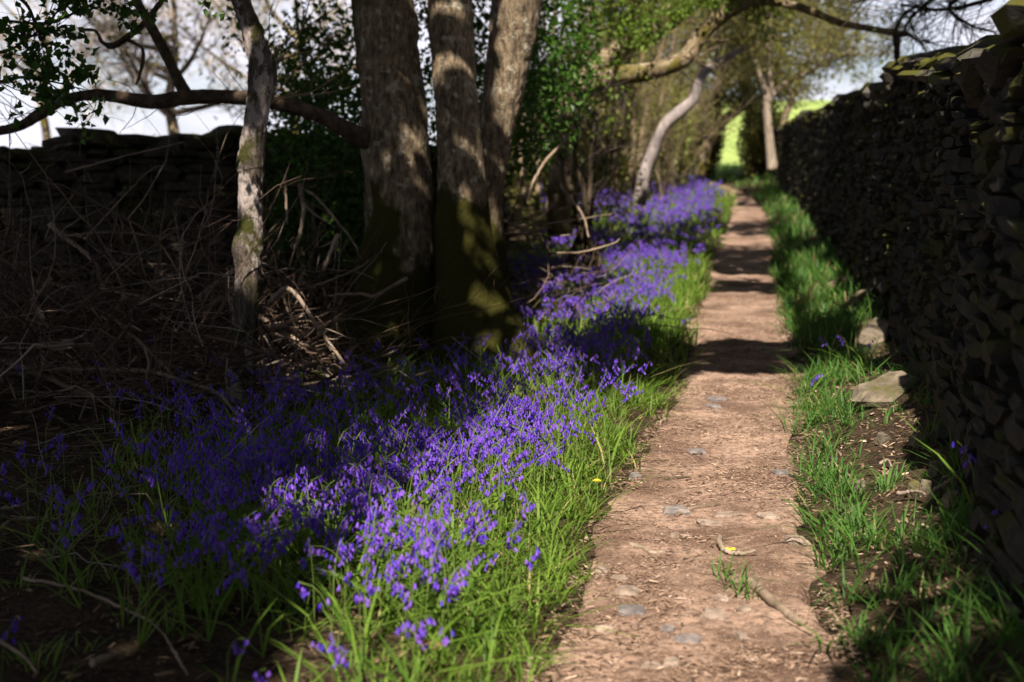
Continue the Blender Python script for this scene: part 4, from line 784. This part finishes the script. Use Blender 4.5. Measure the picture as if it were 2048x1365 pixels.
PS = [(1353, 1030, 56, 26, 'large grey slate on the path just left of a bent stick'), (1540, 1042, 52, 22, 'pale grey slate at the right edge of the path, level with the large slate'), (1453, 1039, 60, 12, 'long thin tan stone lying between the two largest grey slates'), (1422, 1057, 58, 22, 'half buried brown slate just below the long thin stone'),
      (1594, 1090, 50, 18, 'pale slate half in the grass at the right edge of the path'), (1394, 911, 38, 18, 'small grey slate alone in the middle of the sunlit path'), (1240, 1167, 40, 20, 'flat tan stone near the left grass, above a pinkish stone'), (1256, 1195, 54, 30, 'pinkish flat stone between the tan stone and the grey oval slate'),
      (1266, 1233, 60, 26, 'grey oval slate near the left grass, lowest of three stones in a row'), (1204, 1152, 30, 30, 'rounded tan stone tight against the left grass edge'), (1430, 1243, 50, 26, 'flat brown stone just below the little grass tuft on the path'), (1489, 1230, 32, 15, 'small pale stone right of the flat brown stone by the grass tuft'),
      (1444, 1209, 32, 16, 'small cream stone touching the little grass tuft on the path'), (1379, 1290, 60, 22, 'dark grey slate near the bottom middle of the path'), (1335, 1272, 34, 18, 'small grey stone touching the dark slate at the path bottom'), (1302, 1344, 50, 16, 'pale flat stone at the very bottom edge of the path'),
      (1343, 1341, 44, 18, 'grey flat stone right beside the pale stone at the bottom edge'), (1210, 1269, 44, 10, 'thin pale sliver of stone near the lower left of the path'), (1563, 954, 36, 10, 'thin grey stone by the right grass below the middle of the path'), (1484, 1287, 30, 14, 'small orange-tan stone near the bottom right of the path'), (1271, 960, 24, 10, 'small grey stone by the left grass near the yellow dandelion'),
      (1538, 762, 32, 14, 'pale grey slate just in front of the dark shadow band'), (1534, 703, 26, 12, 'grey slate lying inside the dark shadow band on the path'), (1435, 804, 46, 10, 'thin dark slate on edge in the middle of the path'), (1428, 819, 40, 12, 'flat slate just in front of the thin dark slate'), (1400, 748, 22, 8, 'small tan stone at the left edge below the shadow band'), (1350, 1083, 22, 9, 'small white chip of stone on the sunlit path')]
for x, y, w, h, lab in PS: slab('path_stone', lab, x, y, w, h, 'path_stone' if any(k in lab for k in ('tan', 'pinkish', 'brown', 'cream', 'pale', 'white')) else 'slate', rng.uniform(.014, .026), 'stones set in the path')
def set_slab(o, sc, rot, dz): o.scale = sc; o.rotation_euler = rot; o.location.z += dz
set_slab(slab('rubble_stone', 'large tilted grey slab leaning on the bank below the right wall', 1772, 800, 118, 60, 'rubble', .10, 'fallen stones under the right wall'), (.50, .27, .05), (.12, -.32, .62), .035)
set_slab(slab('rubble_stone', 'broken brown rock standing in the grass above the tilted slab', 1750, 690, 80, 60, 'rubble', .18, 'fallen stones under the right wall'), (.36, .24, .10), (.15, -.32, .8), .04)
set_slab(slab('rubble_stone', 'mossy brown stone furthest along the foot of the right wall', 1730, 612, 80, 40, 'rubble', .12, 'fallen stones under the right wall'), (.36, .2, .10), (.1, -.3, .7), .04)
for x, y, w, lab in ((1871, 950, 42, 'squared brown stone at the edge of the wall shadow'), (1765, 888, 28, 'small rounded stone below the tilted slab'), (1850, 987, 24, 'little tan stone beside the pale bent root'), (1718, 983, 34, 'flat grey stone at the left edge of the bare bank'), (1828, 990, 30, 'small flat grey stone left of the little tan stone'), (1838, 890, 44, 'mossy stone right of the small tuft on the bare bank'), (1905, 1010, 40, 'dim stone deepest in the shadow at the wall foot')):
    slab('rubble_stone', lab, x, y, w, w*.7, 'rubble', .05, 'fallen stones under the right wall', rng.random()*3, (.1, -.1), .0)
slab('rubble_stone', 'pale half hidden stone among the bluebells in half shade', 830, 1085, 46, 30, 'rubble', .09, None, .3, (0, 0), .06)
def gstick(name, label, pts, w, mat='stick', cat='branch', group=None, ground=True, n=8, lift=.0, Y=None, spurs=0):
    if ground: P = np.array([G(x, y) for x, y in pts])+np.array([0, 0, w*.3*4.5/F+.012+lift])
    else:
        Ys = np.linspace(*Y, len(pts)); P = np.array([W(x, y, q) for (x, y), q in zip(pts, Ys)])
        P[:, 2] = np.maximum(P[:, 2], terr(P[:, 0], P[:, 1])+.012)
    r0 = w/2*P[:, 1].mean()/F; S = spline(np.column_stack([P, np.linspace(r0, r0*.6, len(P))]), max(16, 8*len(pts))); S[1:-1, :3] += rng.normal(size=(len(S)-2, 3))*min(r0*.18, .0016)
    mb = MB(); mb.add(*tube(S[:, :3], S[:, 3], n, barkdisp(.002, .03, int(rng.integers(99)))), rng.random())
    if spurs:
        T = spawn(S[None, ::4, :3], spurs, (.08, .35), .7, .1, .15, 5, .2); mb.add(*btube(T, taper(T, r0*.3, r0*.08), 4), rng.random())
    return mb.build(name, M[mat], None, True, P[0], label=label, cat=cat, group=group)
g = 'sticks and roots on the path'
gstick('fallen_stick', 'short bent stick between the large grey slate and the thin stone', [(1352, 1041), (1385, 1026), (1415, 1022), (1440, 1017)], 10, group=g)
gstick('exposed_root', 'curled hook-shaped root holding a yellow leaf on the path', [(1439, 1090), (1440, 1105), (1450, 1118), (1472, 1123), (1512, 1119)], 12, 'stick_pale', 'root', g, lift=.01)
gstick('fallen_stick', 'thin pale twig above the curled root', [(1446, 1088), (1470, 1083), (1500, 1080)], 5, group=g)
gstick('fallen_stick', 'two-pronged stick lying across the path by the dark patch', [(1330, 966), (1350, 964), (1380, 960)], 9, group=g)
gstick('exposed_root', 'thick old root half buried right of the little grass tuft', [(1495, 1175), (1520, 1195), (1550, 1222), (1585, 1250), (1610, 1262)], 26, 'stick', 'root', g, n=12, lift=-.004)
gstick('exposed_root', 'pale root crossing the path left of the curled root', [(1258, 1100), (1285, 1106), (1305, 1116), (1330, 1114)], 12, 'stick_pale', 'root', g)
gstick('fallen_stick', 'short stick below the slate left edge near the grass', [(1275, 1180), (1300, 1170), (1318, 1163)], 5, group=g)
gstick('fallen_stick', 'thin straw twig lying level across the path', [(1360, 1078), (1395, 1081), (1432, 1080)], 4, 'stick_pale', group=g)
gstick('fallen_stick', 'pale bent root on the bare bank by the wall shadow', [(1858, 1022), (1872, 1005), (1886, 998), (1903, 985)], 12, 'stick_pale', 'root', 'sticks on the bare bank', lift=.03)
gstick('fallen_stick', 'knobbly stick lying level on the bare bank', [(1795, 1008), (1825, 1004), (1850, 1010)], 10, 'stick_pale', 'branch', 'sticks on the bare bank', lift=.02)
gstick('fallen_stick', 'forked twig on the bare bank below the tilted slab', [(1758, 945), (1775, 938), (1782, 950)], 7, 'stick_pale', 'branch', 'sticks on the bare bank', lift=.02)
gstick('fallen_branch', 'broken limb lying at the foot of the far right wall', [(1660, 590), (1700, 566), (1735, 545)], 22, 'stick', 'branch', None, lift=.04, n=10)
# yellow flowers and a yellow leaf
def dandelion(label, x, y, r):
    p = G(x, y); o = thing('dandelion', label, 'flower', p, 'yellow flowers in the grass'); h = .13
    mb = MB(); mb.add(*tube(np.array([p, p+np.array([.004, 0, h*.5]), p+np.array([0, -.01, h])]), .002, 5)); mb.build('stem', M['stem'], o)
    mb = MB(); top = p+np.array([0, -.01, h])
    for k in range(3):
        n = 14-3*k; a = np.arange(n)*2*np.pi/n+k; rr = r*(1-.25*k); d = np.stack([np.cos(a), np.sin(a), 0*a+.25+.4*k], -1); s = np.stack([-np.sin(a), np.cos(a), 0*a], -1); t0 = top+d*rr*.1; t1 = top+d*rr
        V = np.stack([t0, t1-s*rr*.16, t1+s*rr*.16], 1).reshape(-1, 3); mb.add(V, np.arange(3*n).reshape(-1, 3))
    mb.build('petals', M['yellow'], o, False)
dandelion('yellow dandelion in the sunlit grass at the left path edge', 1193, 1030, .016); dandelion('orange-yellow flower in the shaded grass by the shadow band', 1316, 775, .014)
def fleaf(name, label, x, y, size, mat, lift=.02, cat='leaf', group=None):
    p = G(x, y)+np.array([0, 0, lift]); t = np.linspace(0, 1, 7); w = np.sin(t*np.pi)**.8*.36; V = []
    for k in range(7): V += [(-w[k], t[k]-.5, .10*math.sin(k)), (0, t[k]-.5, -.04), (w[k], t[k]-.5, .12*math.cos(k))]
    V = np.array(V)*size; Q = [(3*k+j, 3*k+j+1, 3*k+4+j, 3*k+3+j) for k in range(6) for j in range(2)]
    o = link(name, mesh(name, V, np.array(Q), M[mat], True), None, label, cat, group); o.location = p; o.rotation_euler = (rng.normal()*.3, rng.normal()*.3, rng.random()*6); return o
fleaf('fallen_leaf', 'small bright yellow leaf lying inside the curled root', 1460, 1110, .035, 'yellow')
fleaf('fallen_leaf', 'dry brown leaf among the nearest bluebells, upper of two', 868, 1320, .07, 'brownleaf', .04, group='dry leaves'); fleaf('fallen_leaf', 'dry brown leaf at the bottom edge under the nearest bluebells', 880, 1352, .06, 'brownleaf', .03, group='dry leaves')
# trodden chips, needles and twiglets on the path
def slivers(X, Y, zf, L, wd, tilt=.15):
    n = len(X); Pp = np.stack([X, Y, zf(X, Y)], -1); a = rng.random(n)*np.pi; d = np.stack([np.cos(a), np.sin(a), rng.normal(size=n)*tilt], -1); s = np.stack([-np.sin(a), np.cos(a), rng.normal(size=n)*tilt], -1)
    l = rng.uniform(*L, n)[:, None]*.5; w = rng.uniform(*wd, n)[:, None]*.5; up = np.array([0, 0, 1.])*w*.5
    V = np.stack([Pp-d*l-s*w*.5, Pp-d*l*.9+s*w, Pp+d*l+s*w*.3, Pp+d*l*.8-s*w, Pp+up+d*l*.1], 1); V[..., 2] += .004; i = (np.arange(n)*5)[:, None]
    return V.reshape(-1, 3), np.concatenate([i+np.array(q) for q in ((0, 4, 1), (1, 4, 2), (2, 4, 3), (3, 4, 0))])
mb = MB(); n = 34000; Y = 3.1+11*rng.random(n)**1.6; t = rng.random(n); X = pathL(Y)+(pathR(Y)-pathL(Y))*(t*1.12-.06)
k = fbm(np.stack([X, Y, 0*X], -1), 3, 3, 44) > rng.uniform(.40, .64, n); X, Y = X[k], Y[k]; V, T = slivers(X, Y, PZ, (.006, .042), (.002, .009)); mb.add(V, T, np.repeat(np.clip(rng.normal(.45, .25, len(X)), 0, 1), 5))
n = 5000; X = rng.uniform(.8, 2.7, n); Y = rng.uniform(3.5, 10, n); k = (X > pathR(Y)+.05) & (X < wallX(Y)-.05); X, Y = X[k], Y[k]; V, T = slivers(X, Y, terr, (.008, .04), (.004, .016), .35); mb.add(V, T, np.repeat(np.clip(rng.normal(.4, .3, len(X)), 0, 1), 5))
mb.build('path_chips', M['chips'], None, False, kind='stuff', label='bark chips, needles and bits of twig on the path and bare bank', cat='litter')
mb = MB(); n = 15000; X = rng.uniform(-3.6, 2.6, n); Y = rng.uniform(3.1, 10.5, n); k = (X < pathL(Y)-.02) | (X > pathR(Y)+.02); X, Y = X[k], Y[k]; V, T = slivers(X, Y, terr, (.012, .05), (.004, .018), .3); mb.add(V, T, np.repeat(rng.random(len(X)), 5))
mb.build('leaf_litter', M['litter'], None, False, kind='stuff', label='dead leaves and bark crumbs on the soil beside the path', cat='litter')

# ------------------------------------------------------------------ brushwood
g = 'branches in the brushwood heap'
FB = [([(537, 609), (578, 578), (640, 660), (698, 742)], 11, (8.0, 7.8), 'pale bent stick propped like a hook right of the slender trunk', 'stick_pale'), ([(503, 667), (560, 652), (609, 629)], 13, (7.9, 8.3), 'thick pale stick poking right from behind the slender trunk', 'stick_pale'),
      ([(515, 632), (561, 660), (600, 685), (643, 708)], 10, (8.2, 8.0), 'brown stick crossing under the hooked stick', 'stick'), ([(506, 741), (582, 756), (640, 762), (700, 762)], 24, (8.0, 8.3), 'thickest log on the ground right of the slender trunk', 'stick'),
      ([(540, 790), (600, 781), (679, 783), (771, 768), (880, 738)], 10, (7.9, 8.2), 'long pale curved stick sweeping up to the thick trunks', 'stick_pale'), ([(239, 646), (325, 728), (385, 795)], 8, (7.6, 7.3), 'straight brown stick slanting down in the middle of the heap', 'stick'),
      ([(284, 742), (325, 749), (428, 783), (462, 814), (513, 865), (563, 948)], 10, (7.6, 6.4), 'long branch reaching forward over the bluebells', 'stick'), ([(60, 735), (106, 739), (192, 739), (284, 742)], 18, (7.9, 7.7), 'level log low in the left of the heap', 'stick'),
      ([(100, 655), (68, 602), (85, 580), (103, 557)], 15, (8.2, 8.2), 'stubby pale branch standing at the left of the heap', 'stick_pale'), ([(253, 588), (225, 635), (192, 680), (165, 730)], 13, (8.0, 7.9), 'grey branch slanting down to the level log', 'stick'),
      ([(397, 598), (441, 561), (470, 538)], 14, (8.2, 8.2), 'pale broken branch touching the slender trunk from the left', 'stick_pale'), ([(100, 450), (130, 475), (185, 520), (209, 574), (240, 586), (300, 595)], 11, (8.6, 8.1), 'crooked brown branch arching through the top of the heap', 'stick'),
      ([(-40, 700), (0, 718), (96, 756), (154, 783), (205, 800)], 14, (7.8, 7.5), 'dark branch entering the heap from the left edge', 'stick'), ([(120, 474), (200, 466), (274, 468), (340, 478)], 5, (8.4, 8.5), 'thin level twig at the top of the heap', 'stick'),
      ([(130, 345), (240, 315), (370, 284)], 5, (8.7, 8.8), 'thin pale twig rising in front of the left wall', 'stick'), ([(170, 478), (188, 458), (291, 349), (330, 330)], 4, (8.6, 8.8), 'long thin twig slanting up to the left wall top', 'stick'),
      ([(676, 470), (670, 482), (648, 540)], 11, (8.8, 8.7), 'short pale stick upright left of the thick trunks', 'stick_pale'), ([(610, 380), (638, 400), (703, 479), (722, 520)], 6, (9.4, 8.9), 'thin reddish stem leaning on the left thick trunk', 'stick'),
      ([(815, 556), (750, 592), (720, 588), (650, 592)], 8, (8.55, 8.5), 'twisted branch across the mossy base of the left thick trunk', 'stick'), ([(560, 588), (600, 581), (703, 544), (764, 503)], 6, (8.5, 8.65), 'slim branch curving up the mossy trunk base', 'stick'),
      ([(600, 370), (607, 420), (600, 470), (588, 500)], 10, (9.4, 9.3), 'golden stem upright in the dark left of the thick trunks', 'stick_pale'), ([(570, 350), (572, 400), (575, 450)], 6, (9.5, 9.5), 'slim golden stem beside the slender pale trunk', 'stick_pale'),
      ([(-10, 760), (20, 748), (60, 735)], 10, (7.6, 7.8), 'pale broken end of a branch at the left picture edge', 'stick_pale'), ([(78, 682), (84, 705), (90, 722)], 9, (7.8, 7.8), 'short orange-brown stub upright above the level log', 'stick_pale'), ([(160, 850), (175, 800), (185, 790), (193, 830), (198, 870)], 5, (7., 6.9), 'thin hooped twig in front of the heap', 'stick')]
for pts, w, Y, lab, mat in FB: gstick('fallen_branch', lab, pts, w, mat, 'branch', g, False, 9, 0, Y, 4 if w > 8 and len(pts) > 2 else 0)
for pts, w, lab in (([(48, 1174), (159, 1197), (259, 1241), (314, 1271), (351, 1326), (375, 1370)], 9, 'long dark twig snaking over bare soil at the bottom left'), ([(-5, 1080), (30, 1056), (74, 1052)], 11, 'short curved stick at the left edge of the bare soil'), ([(-5, 1036), (40, 1026), (89, 1012)], 10, 'straight stick at the left edge just above the curved stick'),
                    ([(48, 1130), (90, 1126), (135, 1119)], 6, 'thin twig below the curved stick at the left edge'), ([(-5, 1300), (44, 1330), (76, 1366)], 10, 'bent stick in the bottom left corner'), ([(185, 1350), (215, 1340), (246, 1330)], 20, 'stubby log end near the bottom left corner')):
    gstick('fallen_branch', lab, pts, w, 'stick', 'branch', 'branches on the shaded soil', True, 8, .01)
for pts, w, Y, lab in (([(995, 436), (1030, 452), (1062, 462), (1100, 455)], 7, (10.5, 10.8), 'thin branch low behind the right thick trunk, leftmost'), ([(1024, 452), (1090, 448), (1144, 441), (1225, 428)], 6, (11., 11.5), 'long thin branch level above the bluebells behind the trunks'), ([(995, 468), (1050, 468), (1093, 474), (1140, 470)], 6, (10.6, 10.9), 'straight thin branch just under the leftmost thin branch'),
                       ([(1100, 507), (1160, 505), (1223, 489), (1240, 478)], 6, (10.8, 11.), 'golden curved branch lying on the bluebells behind the trunks'), ([(1130, 275), (1127, 285), (1089, 325), (1062, 375), (1055, 410)], 11, (11.6, 11.3), 'pale bent branch standing behind the right thick trunk'), ([(1120, 360), (1127, 380), (1164, 428), (1178, 475)], 9, (11.6, 11.), 'pale branch slanting down into the bluebells'),
                       ([(1000, 585), (1040, 592), (1056, 604)], 7, (9.6, 9.7), 'small pale stick beside the right side of the trunk base')):
    gstick('fallen_branch', lab, pts, w*.75, 'stick', 'branch', 'branches behind the thick trunks', False, 8, 0, Y, 0)
mb = MB()
def heap(n, xr, yr, hmax, L, r0, flat=.5):
    X = rng.uniform(*xr, n); Y = rng.uniform(*yr, n); S = onT(X, Y); S[:, 2] += hmax(X, Y)*rng.random(n)**1.3; D = rng.normal(size=(n, 3))*np.array([1, .7, flat]); P = walks(S, D, rng.uniform(*L, n), 10, .16, -.02, .12)
    P[..., 2] = np.maximum(P[..., 2], terr(P[..., 0], P[..., 1])+.008); mb.add(*btube(P, taper(P, rng.uniform(*r0, n), .0012), 4), np.repeat(rng.random(n)**1.3, 40)); return P
hz_ = lambda X, Y: .75*ss(-.9, -2.0, X)*ss(6.6, 7.8, Y)+.06
Pa = heap(620, (-4., -1.1), (6.9, 9.4), hz_, (.5, 1.5), (.0025, .0065)); Pb = spawn(Pa, 1900, (.12, .45), .7, .05, .15, 5, .18); mb.add(*btube(Pb, taper(Pb, .0022, .0009), 3), np.repeat(rng.random(1900)**1.3, 15))
heap(170, (-2., -.75), (7.7, 9.2), lambda X, Y: .22+0*X, (.3, .9), (.003, .008), .3); heap(120, (-1.9, -.7), (8.8, 10.5), lambda X, Y: .6+0*X, (.4, 1.), (.003, .006), .7)
heap(80, (-3.8, -1.), (7., 9.), lambda X, Y: .45*ss(-.7, -1.6, X)+.05, (.7, 1.7), (.006, .013), .35); heap(170, (-3.6, -1.2), (4.2, 7.), lambda X, Y: .05+0*X, (.3, .8), (.002, .005), .1); heap(120, (.0, .85), (10., 14.), lambda X, Y: .35+0*X, (.4, 1.1), (.003, .007), .4)
mb.build('brushwood', M['brush'], None, True, kind='stuff', label='tangled heap of thin dead twigs in front of the left wall', cat='brushwood')
mb = MB(); n = 60; X = rng.uniform(-3.6, -1.1, n); Y = rng.uniform(7.5, 9.3, n); P = walks(onT(X, Y)+np.array([0, 0, .3]), rng.normal(size=(n, 3))*np.array([.7, .4, .3])+np.array([0, 0, 1.]), rng.uniform(.5, 1.15, n), 9, .12, 0, .1); mb.add(*btube(P, taper(P, .004, .001), 4), np.repeat(rng.random(n), 36))
Q = spawn(P, 160, (.1, .35), .7, .1, .3, 5, .15); mb.add(*btube(Q, taper(Q, .002, .0008), 3), np.repeat(rng.random(160), 15)); mb.build('upright_twigs', M['brush'], None, True, kind='stuff', label='thin upright dead twigs sticking up out of the brushwood', cat='twigs')
